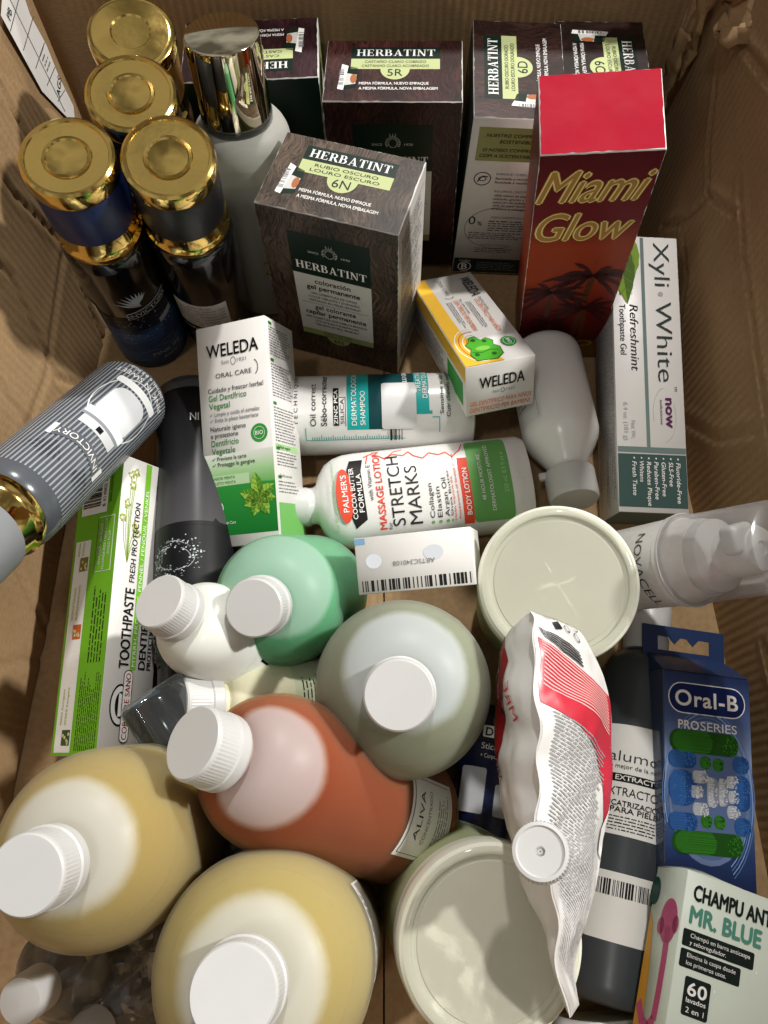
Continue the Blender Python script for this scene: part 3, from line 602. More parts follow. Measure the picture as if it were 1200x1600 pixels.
p.rect(.03, 4.05, 3.4, 4.75, ink('#b9d6a8'), 'flavour_band', 2); p.text('SABOR MENTA', .65, 4.47, .2, G1, 1.7); p.text('GUSTO MENTA', .65, 4.15, .2, G1, 1.75)
p.ring(.95, 2.6, .38, .42, .06, WHITE, 'seal', 2); p.ring(1.0, 2.6, .2, .26, .05, WHITE, 'seal', 2); p.text('Certified', .6, 1.8, .2, WHITE, .8); p.text('Natural Skin Care', .6, 1.5, .2, WHITE, 1.6)
def leaf(p, x, y, L, wd, ang, m1, m2, layer=2, n=10):
    ca, sa = math.cos(R(ang)), math.sin(R(ang)); T = lambda a, b: (x+a*ca-b*sa, y+a*sa+b*ca)
    up = [T(L*i/n, wd*math.sin(math.pi*(i/n)**.8)*(1+.08*(i % 2))) for i in range(n+1)]; dn = [T(L*i/n, -wd*math.sin(math.pi*(i/n)**.8)*(1+.08*(i % 2))) for i in range(n+1)]
    for i in range(n): p.poly([T(L*i/n, 0), T(L*(i+1)/n, 0), up[i+1], up[i]], m1, 'leaf_print', layer); p.poly([dn[i], dn[i+1], T(L*(i+1)/n, 0), T(L*i/n, 0)], m2, 'leaf_print', layer)
    for i in range(1, n-1, 2): p.line([T(L*i/n, 0), T(L*(i+1.2)/n, wd*.7*math.sin(math.pi*i/n))], .03, m2, 'leaf_vein', layer+1); p.line([T(L*i/n, 0), T(L*(i+1.2)/n, -wd*.7*math.sin(math.pi*i/n))], .03, m1, 'leaf_vein', layer+1)
LA, LB = ink('#9cc24a'), ink('#4f8a26')
for a, L in ((95, 1.7), (165, 1.5), (30, 1.5), (-10, 1.35), (-60, 1.5), (205, 1.3), (250, 1.4)): leaf(p, 4.0, 3.1, L*.95, .42, a, LA, LB, 3)
p.done()
p = Print(wg, face('right', W, D, H)); p.rect(.3, .02, D-.04, 2.6, ink('#6fae5c'), 'green_panel', 1)
for y0, y1, n in ((12.4, 14.4, 8), (9.6, 11.9, 9), (6.6, 9.0, 9), (5.0, 6.0, 4), (3.2, 4.1, 3)): p.rect(.4, y1+.08, .85, y1+.28, G1, 'flag_mark', 2); p.fine(.4, y0, 3.4, y1, n, MIDG)
p.rect(.35, 6.1, 3.5, 6.5, G3, 'heading_band', 1); p.text('Calidad vegetal', .6, 6.2, .2, DK, 1.7); p.text('Qualit\u00e0 naturale', .6, 4.3, .2, DK, 1.7); p.done()

# ------------------------------------------------------------------ children's toothpaste carton (lying)
W, D, H = 4.75, 13.8, 3.75
ORG = ink('#d2672a'); YEL = ink('#e9b73c')
kd = carton('toothpaste_carton', "white children's toothpaste carton lying tilted, with a yellow edge and green reptile drawing", (6.3, 33.5, 3.3), (-25.5, 1.3, 13.7), (W, D, H), flap=False)
p = Print(kd, face('top', W, D, H)); p.poly([(.04, .04), (2.7, .04), (2.2, 1.0), (1.5, 2.3), (1.15, 4), (1.05, 7), (1.0, 13.6), (.04, 13.7)], YEL, 'yellow_band', 1)
p.text('WELEDA', 3.55, 12.9, .8, BLACK, 3.3, rot=-90, bold=.02); p.text('ORAL CARE', 1.8, 13.0, .3, MIDG, 2.6, rot=-90); p.ring(1.9, 10.3, .4, .5, .05, MIDG, 'emblem', 2, -150, -20)
p.text('Dent\u00edfrico de ni\u00f1os', 3.9, 9.3, .22, DK, 2.2, rot=-90); p.text('GEL DENT\u00cdFRICO PARA NI\u00d1OS', 3.5, 9.1, .36, ORG, 5.2, rot=-90, shear=.15); p.fine(2.75, 4.6, 3.2, 8.9, 2, MIDG, 270)
p.text("Per i denti da latte", 2.45, 9.4, .2, DK, 2.4, rot=-90); p.text('DENTIFRICIO PER BAMBINI', 2.0, 9.3, .36, ORG, 4.8, rot=-90, shear=.15); p.fine(1.4, 5.0, 1.85, 9.2, 2, MIDG, 270)
p.oval(3.75, 2.3, .5, .68, G2, 'seal', 1); p.ring(3.75, 2.3, .38, .52, .03, WHITE, 'seal', 2); p.text('BIO', 3.65, 2.65, .25, WHITE, .7, rot=-90, bold=.03)
for k in range(4): p.ring(1.55, 2.6, 1.35-k*.25, 2.3-k*.42, .07, (WHITE, ORG)[k % 2], 'water_print', 2, 75, 300)
CROC, CROCD = ink('#4ba32e'), ink('#245c1a')
cr = [(1.0, .5), (2.3, .35), (2.85, .9), (2.9, 1.8), (2.6, 2.2), (2.75, 2.7), (2.4, 3.2), (2.0, 3.0), (1.75, 3.6), (1.3, 3.5), (1.2, 3.0), (.85, 2.6), (1.05, 2.0), (.8, 1.3)]
p.poly([(x*1.06-.1, y*1.05-.08) for x, y in cr], CROCD, 'reptile_print', 3); p.poly(cr, CROC, 'reptile_print', 4)
for x, y in ((1.5, 3.1), (2.2, 2.8), (1.2, 1.2), (2.3, 1.0)): p.oval(x, y, .16, .2, CROCD, 'reptile_print', 5)
p.line([(1.0, 1.6), (1.6, 1.35), (2.2, 1.6), (2.7, 1.4)], .06, CROCD, 'reptile_print', 5); p.oval(1.8, 1.9, .5, .3, ink('#7cc24a'), 'reptile_print', 5); p.done()
p = Print(kd, face('front', W, D, H)); p.text('WELEDA', .95, 2.0, .85, BLACK, 3.1, bold=.02); p.text('Seit', 1.85, 1.5, .22, MIDG, .45); p.ring(2.55, 1.6, .14, .2, .04, MIDG, 'emblem'); p.text('1921', 2.8, 1.5, .22, MIDG, .55)
p.text('GEL DENT\u00cdFRICO PARA NI\u00d1OS', .25, .75, .34, ORG, 4.3, shear=.15); p.text('DENTIFRICIO PER BAMBINI', .25, .25, .34, ORG, 4.2, shear=.15); p.done()
p = Print(kd, face('left', W, D, H)); p.rect(.05, 2.6, D-.05, H-.05, YEL, 'yellow_band', 1); p.fine(.6, .5, 9, 2.3, 6, MIDG); p.rect(9.6, .5, 13.2, 2.3, G2, 'green_patch', 1); p.done()
p = Print(kd, face('right', W, D, H)); p.fine(.6, .5, 12, 3.2, 8, MIDG); p.done()

# ------------------------------------------------------------------ long toothpaste gel carton leaning on the right wall
W, D, H = 4.75, 4.2, 20.3
TEAL = ink('#3d5450'); TEALM = ink('#6d7f7c')
xy = carton('toothpaste_carton', 'long white toothpaste gel carton with dark teal end and leaf against the right wall', (18.0, 21.3, 2.0), (-77.5, 2.2, -1.5), (W, D, H))
p = Print(xy, face('front', W, D, H)); p.rect(2.05, 4.5, 2.3, H-.05, TEALM, 'stripe', 1); p.rect(.04, 4.15, W-.04, 4.55, TEALM, 'stripe', 2); p.rect(.04, .35, W-.04, 4.05, TEAL, 'foot_panel', 1)
p.text('Xyli', 3.0, 19.9, 1.2, ink('#2d3a38'), 3.4, rot=-90, bold=-.008); p.oval(3.4, 15.9, .18, .18, LTG, 'dot', 2); p.text('White', 3.0, 15.3, 1.2, ink('#2d3a38'), 6.0, rot=-90, bold=-.008); p.text('TM', 4.1, 9.0, .2, DK, rot=-90)
p.text('Refreshmint', 1.15, 15.0, .62, DK, 4.9, rot=-90, shear=.22); p.text('Toothpaste Gel', .42, 15.0, .46, DK, 3.8, rot=-90)
p.text('now', 3.45, 8.1, .62, ink('#5b2350'), 2.1, rot=-90, bold=.07); p.text('solutions', 3.05, 8.0, .2, ink('#5b2350'), 1.8, rot=-90, shear=.2); p.ring(3.5, 7.0, .95, 1.9, .03, LTG, 'swoosh', 2, 100, 200); p.ring(3.2, 6.8, .95, 1.9, .03, LTG, 'swoosh', 2, -80, 30)
p.text('Net Wt.', 1.0, 6.4, .32, LTG, 1.3, rot=-90); p.text('6.4 oz. (181 g)', .5, 7.7, .32, LTG, 2.7, rot=-90)
for i, s_ in enumerate(('Fluoride-Free', 'SLS-Free', 'Gluten-Free', 'Paraben-Free', 'Reduces Plaque', 'Whitens', 'Fresh Taste')): p.text('\u2022 '+s_, 4.0-i*.5, 3.85, .3, WHITE, .235*len(s_)+.1, rot=-90, shear=.18, bold=.012)
LG1, LG2 = ink('#7fa02c'), ink('#4c6d1c')
leaf(p, 1.6, 20.1, 4.6, .75, -104, LG1, LG2, 3, 12); leaf(p, .5, 19.9, 4.9, .85, -84, LG2, LG1, 4, 12); p.done()
p = Print(xy, face('left', W, D, H)); p.fine(.35, .5, 3.9, 19.6, 16, MIDG, 270); p.done()
p = Print(xy, face('bottom', W, D, H)); p.rect(.1, .1, W-.1, D-.1, ink('#7a8a87'), 'end_panel', 1); p.done()

# ------------------------------------------------------------------ green toothpaste carton at the left
W, D, H = 3.8, 4.1, 18.5
GR = ink('#74b62c', .36)
co = carton('toothpaste_carton', 'long bright green and white toothpaste carton with fennel drawing lying along the left wall', (-17.3, 5.46, 2.3), (-76.5, 57.9, 12.0), (W, D, H))
p = Print(co, face('front', W, D, H)); p.rect(1.85, 5.0, 2.3, H-.05, GR, 'green_band', 1); p.text('MYRRH, PROPOLIS, FENNEL / FENOUIL / VENKEL', 2.2, 5.2, .26, ink('#e8f0d8'), 11.5, rot=90, layer=3)
p.text('TOOTHPASTE', 1.7, 5.1, .75, BLACK, 4.9, rot=90, bold=.03); p.text('FRESH PROTECTION', 1.6, 10.4, .42, BLACK, 5.2, rot=90, bold=.012); p.text('DENTIFRICE', 3.0, 5.1, .55, BLACK, 4.4, rot=90, bold=.03); p.text('PROTECTION FRA\u00ceCHE', 3.45, 5.1, .34, BLACK, 5.2, rot=90, bold=.012)
p.oval(1.35, 2.9, .78, 1.25, BLACK, 'emblem', 1); p.oval(1.35, 2.9, .68, 1.12, WHITE, 'emblem', 2); p.oval(1.4, 2.9, .45, .8, BLACK, 'emblem', 3); p.poly([(1.2, 2.2), (1.85, 2.4), (1.4, 2.9), (1.85, 3.4), (1.2, 3.6)], WHITE, 'emblem', 4)
p.rect(1.42, .7, 2.12, 5.0, BLACK, 'name_plate', 5, r=.34); p.rect(1.47, .76, 2.07, 4.94, WHITE, 'name_plate', 6, r=.29); p.text('CORPORE SANO', 1.95, .9, .38, ink('#9c1f2c'), 3.9, rot=90, bold=.01, layer=7); p.text('75 ml e', 3.3, 1.2, .4, BLACK, 1.6, rot=90)
FEN, FEN2 = ink('#8aa83a'), ink('#c9bf4a')
for k in range(7):
    x0, y0 = .9, 11.6; x1, y1 = .3+k*.2, 14+random.uniform(-.5, 3.6); p.line([(x0, y0), ((x0+x1)/2-.1, (y0+y1)/2), (x1, y1)], .045, FEN, 'plant_print')
    for q in range(9): a = R(q*40); p.oval(x1+.28*math.cos(a)*random.uniform(.4, 1), y1+.3*math.sin(a)*random.uniform(.4, 1), .07, .08, (FEN, FEN2)[q % 2], 'plant_print', 3, 7)
p.done()
p = Print(co, face('left', W, D, H)); p.rect(.03, .03, D-.03, H-.03, GR, 'green_panel', 1)
p.rect(.25, .2, 1.7, 13.2, WHITE, 'text_strip', 2)
for y, c_, a, b in ((.6, '#3f5a34', 'MIRRA Astringente', 'MYRRHE Astringente'), (6.9, '#c4622a', 'PR\u00d3POLIS Refrescante', 'PROPOLE Refra\u00eechissante'), (11.2, '#7a7a3a', 'HINOJO Purificante', 'FUNCHO Purificante')):
    p.rect(.85, y, 1.6, y+.9, ink(c_), 'ingredient_picture', 3)
    for q in range(6): p.oval(.95+random.random()*.55, y+.1+random.random()*.7, .09, .11, ink('#d9cf9c'), 'ingredient_picture', 4, 7)
    p.text(a, .75, y+1.2 if y < 11 else 12.2-.0, .2, FEN, 2.1 if y < 11 else .9, rot=90); p.text(b, 1.15, y+1.2 if y < 11 else 12.2, .2, FEN, 2.2 if y < 11 else .9, rot=90)
p.fine(2.0, .3, 3.9, 4.9, 8, BLACK, 90); p.fine(2.4, 5.4, 3.7, 10.2, 4, BLACK, 90)
p.rect(2.3, 11.0, 3.75, 14.6, WHITE, 'frame', 2); p.rect(2.35, 11.05, 3.7, 14.55, GR, 'frame', 3)
for i, s_ in enumerate(('SIN FL\u00daOR \u2022 SEM FL\u00daOR', 'FLUORIDE FREE \u2022 SANS FLUOR', 'ZONDER FLUOR')): p.text(s_, 2.72+i*.4, 12.8-(.128*len(s_))/2, .2, WHITE, .128*len(s_), rot=90, layer=4)
p.rect(.45, 14.9, 2.9, 18.3, WHITE, 'barcode_field', 2); p.barcode(.6, 15.4, 2.3, 18.1, BLACK, 90, 3); p.text('8 414002 866225', 2.75, 15.3, .3, BLACK, 2.9, rot=90); p.text('www.corporesano.com', 3.3, 15.5, .26, BLACK, 2.8, rot=90, bold=.01); p.done()

# ------------------------------------------------------------------ small white carton with a stock number
W, D, H = 6.4, 3.1, 6.4
ar = carton('small_carton', 'small plain white carton with a barcode strip and stock number on top', (2.78, 16.67, 6.1), (19.9, -11.7, 1.6), (W, D, H))
p = Print(ar, face('top', W, D, H)); p.barcode(.25, .12, W-.15, .72, BLACK, 0, 1, .055); p.text('ARTSC340108', 4.35, 1.65, .26, MIDG, 2.3, rot=180)
p.oval(1.0, 1.75, .45, .4, ink('#d9dde4'), 'blue_smudge', 1); p.oval(4.3, 1.95, .55, .4, ink('#d9dde4'), 'blue_smudge', 1); p.rect(.02, 2.72, .6, 3.05, ink('#7fa6c9'), 'blue_corner', 1); p.done()
ar2 = carton('small_carton', 'plain white carton with a barcode strip lying at the bottom edge under the foil pouch', (11.5, -9.6, .2), (0, 0, 4), (6.4, 3.1, 3.2))
p = Print(ar2, face('top', 6.4, 3.1, 3.2)); p.barcode(.2, 1.7, 6.2, 2.5, BLACK, 0, 1, .055); p.text('ARTSC340108', 5.2, 2.95, .24, DK, 2.3, rot=180); p.done()

# ------------------------------------------------------------------ body mist bottles
def arcp(r0, z0, r1, z1, n=6, conv=True):
    """quarter curve from (r0,z0) to (r1,z1)"""
    o = []
    for i in range(n+1):
        a = R(90*i/n); o.append((r1+(r0-r1)*math.cos(a), z0+(z1-z0)*math.sin(a)) if conv else (r0+(r1-r0)*math.sin(a), z1+(z0-z1)*math.cos(a)))
    return o
def mist(label, base, top, cap_m, body_m, art, front=(0, -.6, .5), roll=0, L=21.4, emboss=True, bottom=None, trim=None):
    t = thing('body_mist_bottle', label, 'bottle', group='body mist bottles'); pose(t, base, top, front, roll)
    r = 2.75
    b = lathed('glass_body', [(.3, .0), (2.3, 0), (2.6, .12), (r, .45), (r, 13.4)]+arcp(r, 13.4, 2.2, 14.5, 6), body_m, t, 64)
    lathed('collar', [(2.15, 14.2), (2.55, 14.25), (2.62, 14.4), (2.62, 14.75), (2.5, 14.9), (2.42, 15.1), (2.42, 16.1), (2.3, 16.2)], trim or GOLD, t, 64)
    lathed('cap_band', [(2.3, 16.0), (2.5, 16.1), (2.52, 16.2), (2.52, 19.4), (2.45, 19.5)], cap_m, t, 64)
    pr = [(2.4, 19.35), (2.56, 19.45), (2.6, 19.6), (2.6, 20.3), (2.55, 20.5), (2.4, 20.6)]
    pr += [(2.25, 20.58), (2.2, 20.5), (1.35, 20.47), (1.3, 20.56), (1.15, 20.58), (1.08, 20.5), (.4, 20.42), (.02, 20.42)] if emboss else [(2.2, 20.62), (1.2, 20.68), (1.1, 20.6), (.4, 20.6), (.02, 20.6)]
    lathed('cap_top', pr, trim or GOLD, t, 64, 30)
    if bottom: lathed('glass_base', [(.3, -.7), (2.4, -.7), (2.65, -.5), (2.72, -.2), (2.7, .2)], bottom, t, 64)
    p = Print(t, wrap(r), .35); art(p, r); p.done(); t.scale = (1, 1, 1.035)
    return t
BLACKGLASS = M('#08090b', .1, var=.02, name='black_glass', coat=.3)
SILVER_INK = ink('#a9aeb6', .3)
def wings(p, x, y, s, m):
    for k in range(9):
        a = 155-k*13; L = s*(2.1-.11*k); ca, sa = math.cos(R(a)), math.sin(R(a)); bx, by = x-.1*k*s*.3, y+.05*k*s
        p.poly([(bx, by), (bx+L*.5*ca-.12*s*sa, by+L*.5*sa+.12*s*ca), (bx+L*ca, by+L*sa), (bx+L*.5*ca+.1*s*sa, by+L*.5*sa-.1*s*ca)], m, 'wing_emblem', 2)
def art_blue(p, r):
    sea = gradient('sea_print', [(0, '#101c36'), (.3, '#2c5486'), (.5, '#1d3a66'), (.62, '#3a659c'), (.8, '#0f1a34'), (1, '#08090b')], 'Z', .3, 8.2, .18, .5, 60, (1, 1, 5))
    p.rect(-3.3, .5, 4.8, 8.2, sea, 'sea_panel', 1); wings(p, .6, 9.2, .95, SILVER_INK)
    p.poly([(-.7, 7.9), (2.6, 8.6), (2.6, 9.4), (-.7, 8.7)], SILVER_INK, 'banner', 3); p.poly([(-.62, 8.0), (2.6, 8.68), (2.6, 9.3), (-.62, 8.62)], BLACKGLASS, 'banner', 4); p.text('INVICTORY', -.5, 8.12, .44, SILVER_INK, 3.2, rot=11.5, layer=5)
    for k in range(70): p.oval(random.uniform(-2.5, 3), random.uniform(5, 8.2), *(2*[random.choice((.02, .03, .05))]), ink('#c9d6e8'), 'spray_print', 2, 6)
    for k in range(9): x = random.uniform(-2.6, 3); y = random.uniform(1.2, 4.8); p.line([(x+i*.25, y+.12*math.sin(i*1.3+k)) for i in range(7)], .05, ink('#6f8db5'), 'wave_print', 2)
    p.poly([(1.0, 3.2), (2.6, 3.6), (3.2, 6.4), (1.5, 6.2)], ink('#1c3a66'), 'flask_picture', 2); p.poly([(1.3, 6.2), (2.6, 6.5), (2.6, 7.1), (1.3, 6.8)], SILVER_INK, 'flask_picture', 3)
    p.text('PINK IN', -.2, 2.3, .5, SILVER_INK, 2.3, layer=4); p.text('BODY', .5, 1.6, .32, SILVER_INK, 1.2, layer=4); p.poly([(-4.2, 3.6), (-3.0, 4.4), (-3.0, 8.6), (-4.2, 8.2)], PAPER, 'sticker', 3)
def art_black(p, r):
    p.rect(-2.3, 4.4, 1.7, 8.0, PAPER, 'sticker', 2)
    for i, s_ in enumerate(('BODY SPLASH', 'FABRICADO POR: ZHEJIANG YIWU', 'JIELONG COSMETICS CO., LTD.', 'IMPORTADO Y DISTRIBUIDO POR', 'IMPORTADORA Y EXPORTADORA', 'GOSSEVA LIMITADA', 'REG. ISP: 1779/24')): p.text(s_, -.3, 7.45-i*.46, .25, DK, min(3.6, len(s_)*.15), 'C')
    p.text('FRAGRANCE MIST / BODY MIST', .2, 3.7, .3, WHITE, 4.6, 'C', bold=.015); p.text('INGREDIENTS:', .2, 3.2, .22, LTG, 1.7, 'C'); p.text('ALCOHOL, WATER, PARFUM', .2, 2.75, .22, LTG, 3.0, 'C'); p.fine(-1.8, 1.7, 2.2, 2.5, 3, MIDG)
    p.rect(-3, .5, 4.5, 1.6, ink('#122844', .2), 'sea_panel', 1)
none = lambda p, r: p.rect(-1.5, 5, 1.5, 8, ink('#22262e', .2), 'print_patch', 1)
B, T = (-18.6, 38.0, .1), (-17.1, 34.3, 21.1)
mist('body mist bottle with deep blue cap band and gold top, leftmost of the standing group', B, T, M('#12214f', .4, name='blue_cap'), BLACKGLASS, art_blue, (.25, -.9, .3), 6)
mist('body mist bottle with black cap band, gold top and white ingredient sticker', (-13.5, 40.0, .1), (-11.75, 34.6, 21.1), M('#101012', .4, name='black_cap'), BLACKGLASS, art_black, (.1, -.9, .3), -4)
mist('body mist bottle with dented gold top, behind the blue and black banded ones', (-16.4, 44.1, .1), (-14.4, 39.5, 21.1), M('#15161a', .4, name='dark_cap'), M('#2a2d31', .14, name='smoke_glass'), none)
mist('body mist bottle with orange cap band and gold top, rearmost in the left corner', (-17.6, 50.0, .1), (-15.1, 44.8, 21.3), M('#c98a35', .35, name='orange_cap'), M('#3a2a18', .15, name='amber_glass'), none, emboss=False)

# silver bottle lying on its side against the left wall
def art_silver(p, r):
    for k in range(30):
        u = -3.9+k*.27; p.rect(u, .5, u+.1, 13.2, ink('#9a9ea4', .25), 'pinstripe', 2)
    p.text('INVICTORY', -1.55, 9.4, .5, WHITE, 3.3, layer=6, arc=-.35); p.poly([(-2.0, 9.1)]+[(-1.7+i*.43, 9.25-.4*(1-(2*i/8-1)**2)) for i in range(9)]+[(2.0, 9.1), (2.0, 10.0)]+[(1.7-i*.43, 10.1-.4*(1-(2*i/8-1)**2)) for i in range(9)]+[(-2.0, 10.0)], M('#5d6167', .3), 'banner', 4)
    p.poly([(-2.05, 9.0), (-1.75, 9.0), (-1.75, 10.1), (-2.05, 10.1)], WHITE, 'banner', 5); p.poly([(1.75, 9.0), (2.05, 9.0), (2.05, 10.1), (1.75, 10.1)], WHITE, 'banner', 5)
    wings(p, -.9, 10.3, .85, ink('#3a3d42', .25)); 
    for k in range(8):
        a = 40+k*12; p.poly([(1.1, 10.3), (1.1+1.0*math.cos(R(a))-.1, 10.3+1.0*math.sin(R(a))), (1.1+1.9*math.cos(R(a)), 10.3+1.9*math.sin(R(a))), (1.2+1.0*math.cos(R(a)), 10.2+1.0*math.sin(R(a)))], ink('#3a3d42', .25), 'wing_emblem', 2)
    p.rect(-1.35, 3.0, 1.25, 6.8, ink('#dcdde0', .22), 'flask_picture', 3, r=.9); p.rect(-1.5, 6.2, 1.5, 6.9, ink('#f2f2f2', .2), 'flask_picture', 4); p.rect(-1.5, 6.9, 1.5, 7.2, ink('#8d9096', .2), 'flask_picture', 4)
    p.rect(-1.3, 7.2, 1.3, 8.0, ink('#cfd0d2', .2), 'flask_picture', 4); p.rect(-.2, 7.35, .2, 7.8, BLACK, 'flask_picture', 5); p.rect(-1.7, 2.1, 1.7, 2.8, ink('#eeeeee', .2), 'flask_picture', 4, r=.2)
    p.ring(0, 4.6, 2.0, 3.0, .09, ink('#e0e0e0', .2), 'flask_picture', 3)
    p.text('PINK IN SWEET', .2, 1.2, .5, WHITE, 4.2, 'C', layer=5); p.text('250 mL e 8.5 fl.oz', .2, .6, .28, WHITE, 3.0, 'C', layer=5)
d = Vector((-20.42, 16.47, 14)) - Vector((-17.43, 29.12, 6)); d.normalize(); b0 = Vector((-17.6, 29.0, 5.6))
mist('grey pinstriped body mist bottle with pale cap band, lying against the left wall', b0, b0+d*21.4, M('#85878a', .45, name='pale_cap'), M('#55595f', .2, name='grey_lacquer'), art_silver, (.55, -.25, .9), -8, emboss=False)

# black bottle lying upside down between the green carton and the herbal carton
def art_splash(p, r):
    p.rect(-3.2, .3, 4.2, 8.2, gradient('dusk_print', [(0, '#0c0c0e'), (.5, '#2a2a2d'), (1, '#4c4a4d')], 'Z', 0, 8.2, .2), 'dusk_panel', 1); p.rect(-3.2, 8.2, 4.2, 13.3, M('#101113', .45, spec=.25), 'sea_panel', 1)
    for k in range(190):
        a = random.uniform(0, 6.283); q = random.gauss(1, .16); p.oval(1.1+1.5*q*math.cos(a), 10.0+.75*q*math.sin(a)+random.gauss(0, .12), random.uniform(.02, .09), random.uniform(.015, .045), (ink('#c9ced2'), ink('#7d8287'))[k % 2], 'splash_print', 2, 6)
    for k in range(8): a = k*45; p.ring(1.1+random.gauss(0, .2), 10.0+random.gauss(0, .12), 1.4+random.gauss(0, .2), .75+random.gauss(0, .1), .035, ink('#aab0b5'), 'splash_print', 2, a, a+random.uniform(30, 80), 10)
    p.poly([(-3.2, 8.1), (-2, 8.25), (-1.6, 8.0), (-1.4, 8.25), (1, 8.2), (1, 8.4), (-3.2, 8.5)], BLACK, 'shore_print', 2); p.text('PINK IN', -2.2, 1.9, .5, WHITE, 2.2, rot=0, layer=4); p.text('BODY', -2.0, 1.3, .3, WHITE, 1.0, layer=4)
lb = mist('black body mist bottle with a water splash picture, lying upside down beside the green carton', (-13.8, 30.0, 3.0), (-11.5, 8.6, 2.9), M('#101012', .4, name='black_cap'), BLACKGLASS, art_splash, (0, -.1, 1), -6, bottom=CLEAR, trim=BLACK_PLASTIC); lb.scale = (1, 1, 1.28)

# frosted perfume bottle with a tall champagne metal cap
t = thing('perfume_bottle', 'frosted glass perfume bottle with a tall shiny champagne metal cap', 'bottle'); pose(t, (-9.4, 43.2, .1), (-9.7, 44.6, 20), (.1, -1, .2))
FROSTG = frosted('frosted_glass', '#d8d6cd', .35, .4)
lathed('glass_body', [(.3, 0), (2.9, 0), (3.2, .25), (3.3, .8), (3.3, 13.6)]+arcp(3.3, 13.6, 1.9, 15.4, 8), FROSTG, t, 64)
lathed('perfume', [(.3, .3), (2.8, .3), (2.95, .7), (2.95, 11.0), (.2, 11.05)], M('#b5b2a2', .2, name='pale_perfume'), t, 64)
lathed('collar', [(1.8, 15.1), (2.3, 15.2), (2.35, 15.4), (2.35, 15.8), (2.2, 15.9)], CLEAR, t, 64)
lathed('metal_cap', [(2.1, 15.6), (2.28, 15.65), (2.3, 15.8), (2.3, 20.6), (2.27, 20.75), (2.15, 20.8), (.02, 20.82)], CHAMPAGNE, t, 72, 40)
p = Print(t, wrap(3.3), .35); GI = ink('#a8842f', .25); p.text('2&C', 1.5, 4.6, 1.4, GI, 2.8, 'C'); p.poly([(1.0, 9.3), (2.3, 9.3), (2.2, 10.6)], GI, 'triangle_mark', 2); p.text('EAU DE TOILETTE', 1.6, 2.4, .24, GI, 2.4, 'C'); p.done()

# ------------------------------------------------------------------ big translucent bottles of liquid
def bottle(label, base, top, Rr, L, rc, hc, shell, liquid, level, roll=0, name='liquid_bottle', dome=3.4, cat='bottle', front=(0, -.3, 1), art=None, group='translucent bottles with white screw caps', ribs=60):
    t = thing(name, label, cat, group=group); m = pose(t, base, top, front, roll)
    hs = L-hc-.35-dome; rn = rc*.86
    prof = [(.3, .25), (Rr*.7, .12), (Rr*.86, 0), (Rr*.95, .12), (Rr, .7), (Rr, hs*.5), (Rr, hs)]+arcp(Rr, hs, rn, hs+dome, 14)[1:]+[(rn, L-hc+.2)]
    bm = bmesh.new(); v, f = lathe(prof, 72); v = [(x*1.006, y, z) if abs(y) < 1e-6 and z < L-hc-.4 else (x, y, z) for x, y, z in v]; bv = [bm.verts.new(x) for x in v]
    for q in f: bm.faces.new([bv[i] for i in q])
    if liquid:
        Bv = Vector(base); co_w = Vector((Bv.x, Bv.y, level)); co = m.inverted() @ (co_w-Bv); no = m.inverted() @ Vector((0, 0, 1))
        nm, dry, wetc, td, tw = shell; shell = frosted(nm+'_bottle_wall', dry, td, .34, .35, (wetc, tw, no, co.dot(no)))
        b2 = bmesh.new(); v, f = lathe([(max(.1, r-.12), z+(.12 if z < 1 else 0)) for r, z in prof[:-1]], 72); bv = [b2.verts.new(x) for x in v]
        for q in f: b2.faces.new([bv[i] for i in q])
        r_ = bmesh.ops.bisect_plane(b2, geom=b2.verts[:]+b2.edges[:]+b2.faces[:], plane_co=co, plane_no=no, clear_outer=True, dist=1e-5)
        e = [x for x in r_['geom_cut'] if isinstance(x, bmesh.types.BMEdge)]
        if e: bmesh.ops.edgeloop_fill(b2, edges=e)
        bm_mesh('liquid', b2, liquid, t, True, 40)
    bm_mesh('bottle_body', bm, shell, t, True, 40)
    z0 = L-hc
    lathed('screw_cap', [(rn, z0+.02), (rc*1.03, z0), (rc*1.05, z0+.12), (rc*1.05, z0+hc*.3), (rc*1.0, z0+hc*.33), (rc, z0+hc*.36), (rc, z0+hc*.9), (rc*.975, z0+hc*.96), (rc*.93, z0+hc), (.02, z0+hc)], WHITE_PLASTIC, t, ribs*2, 12, rib=(z0+hc*.35, z0+hc*.91, ribs, .014))
    if art: p = Print(t, wrap(Rr), .4); art(p); p.done()
    return t
def shellpair(n, dry, wet, td=.3, tw=.86): return (n, dry, wet, td, tw)
def liq(n, c):
    """cloudy liquid: light soaks in and spreads through it"""
    m, t, p = newmat(n+'_liquid'); p.inputs['Base Color'].default_value = srgb(c)+(1,); p.inputs['Roughness'].default_value = .3; p.inputs['Specular IOR Level'].default_value = .2
    p.inputs['Subsurface Weight'].default_value = 1; p.inputs['Subsurface Scale'].default_value = .022; r, g, b = srgb(c); k = max(r, g, b); p.inputs['Subsurface Radius'].default_value = (.25+.75*r/k, .25+.75*g/k, .25+.75*b/k)
    return m
bottle('frosted bottle of greyish clear liquid with white cap in the centre, seen from above', (1.55, 10.6, .1), (.65, 6.4, 16.8), 4.5, 17.4, 1.6, 1.7, shellpair('grey', '#dfe4e6', '#d9dbd0'), liq('grey', '#a3a68f'), 14.6, dome=3.8)
bottle('large frosted bottle of yellow liquid with white cap cut by the left edge', (-11.5, 2.5, .8), (-12.85, -.7, 20.6), 4.15, 20.1, 1.45, 2.0, shellpair('honey', '#e6e6e2', '#e6dfc6'), liq('honey', '#b7a452'), 17.9, dome=4.2)
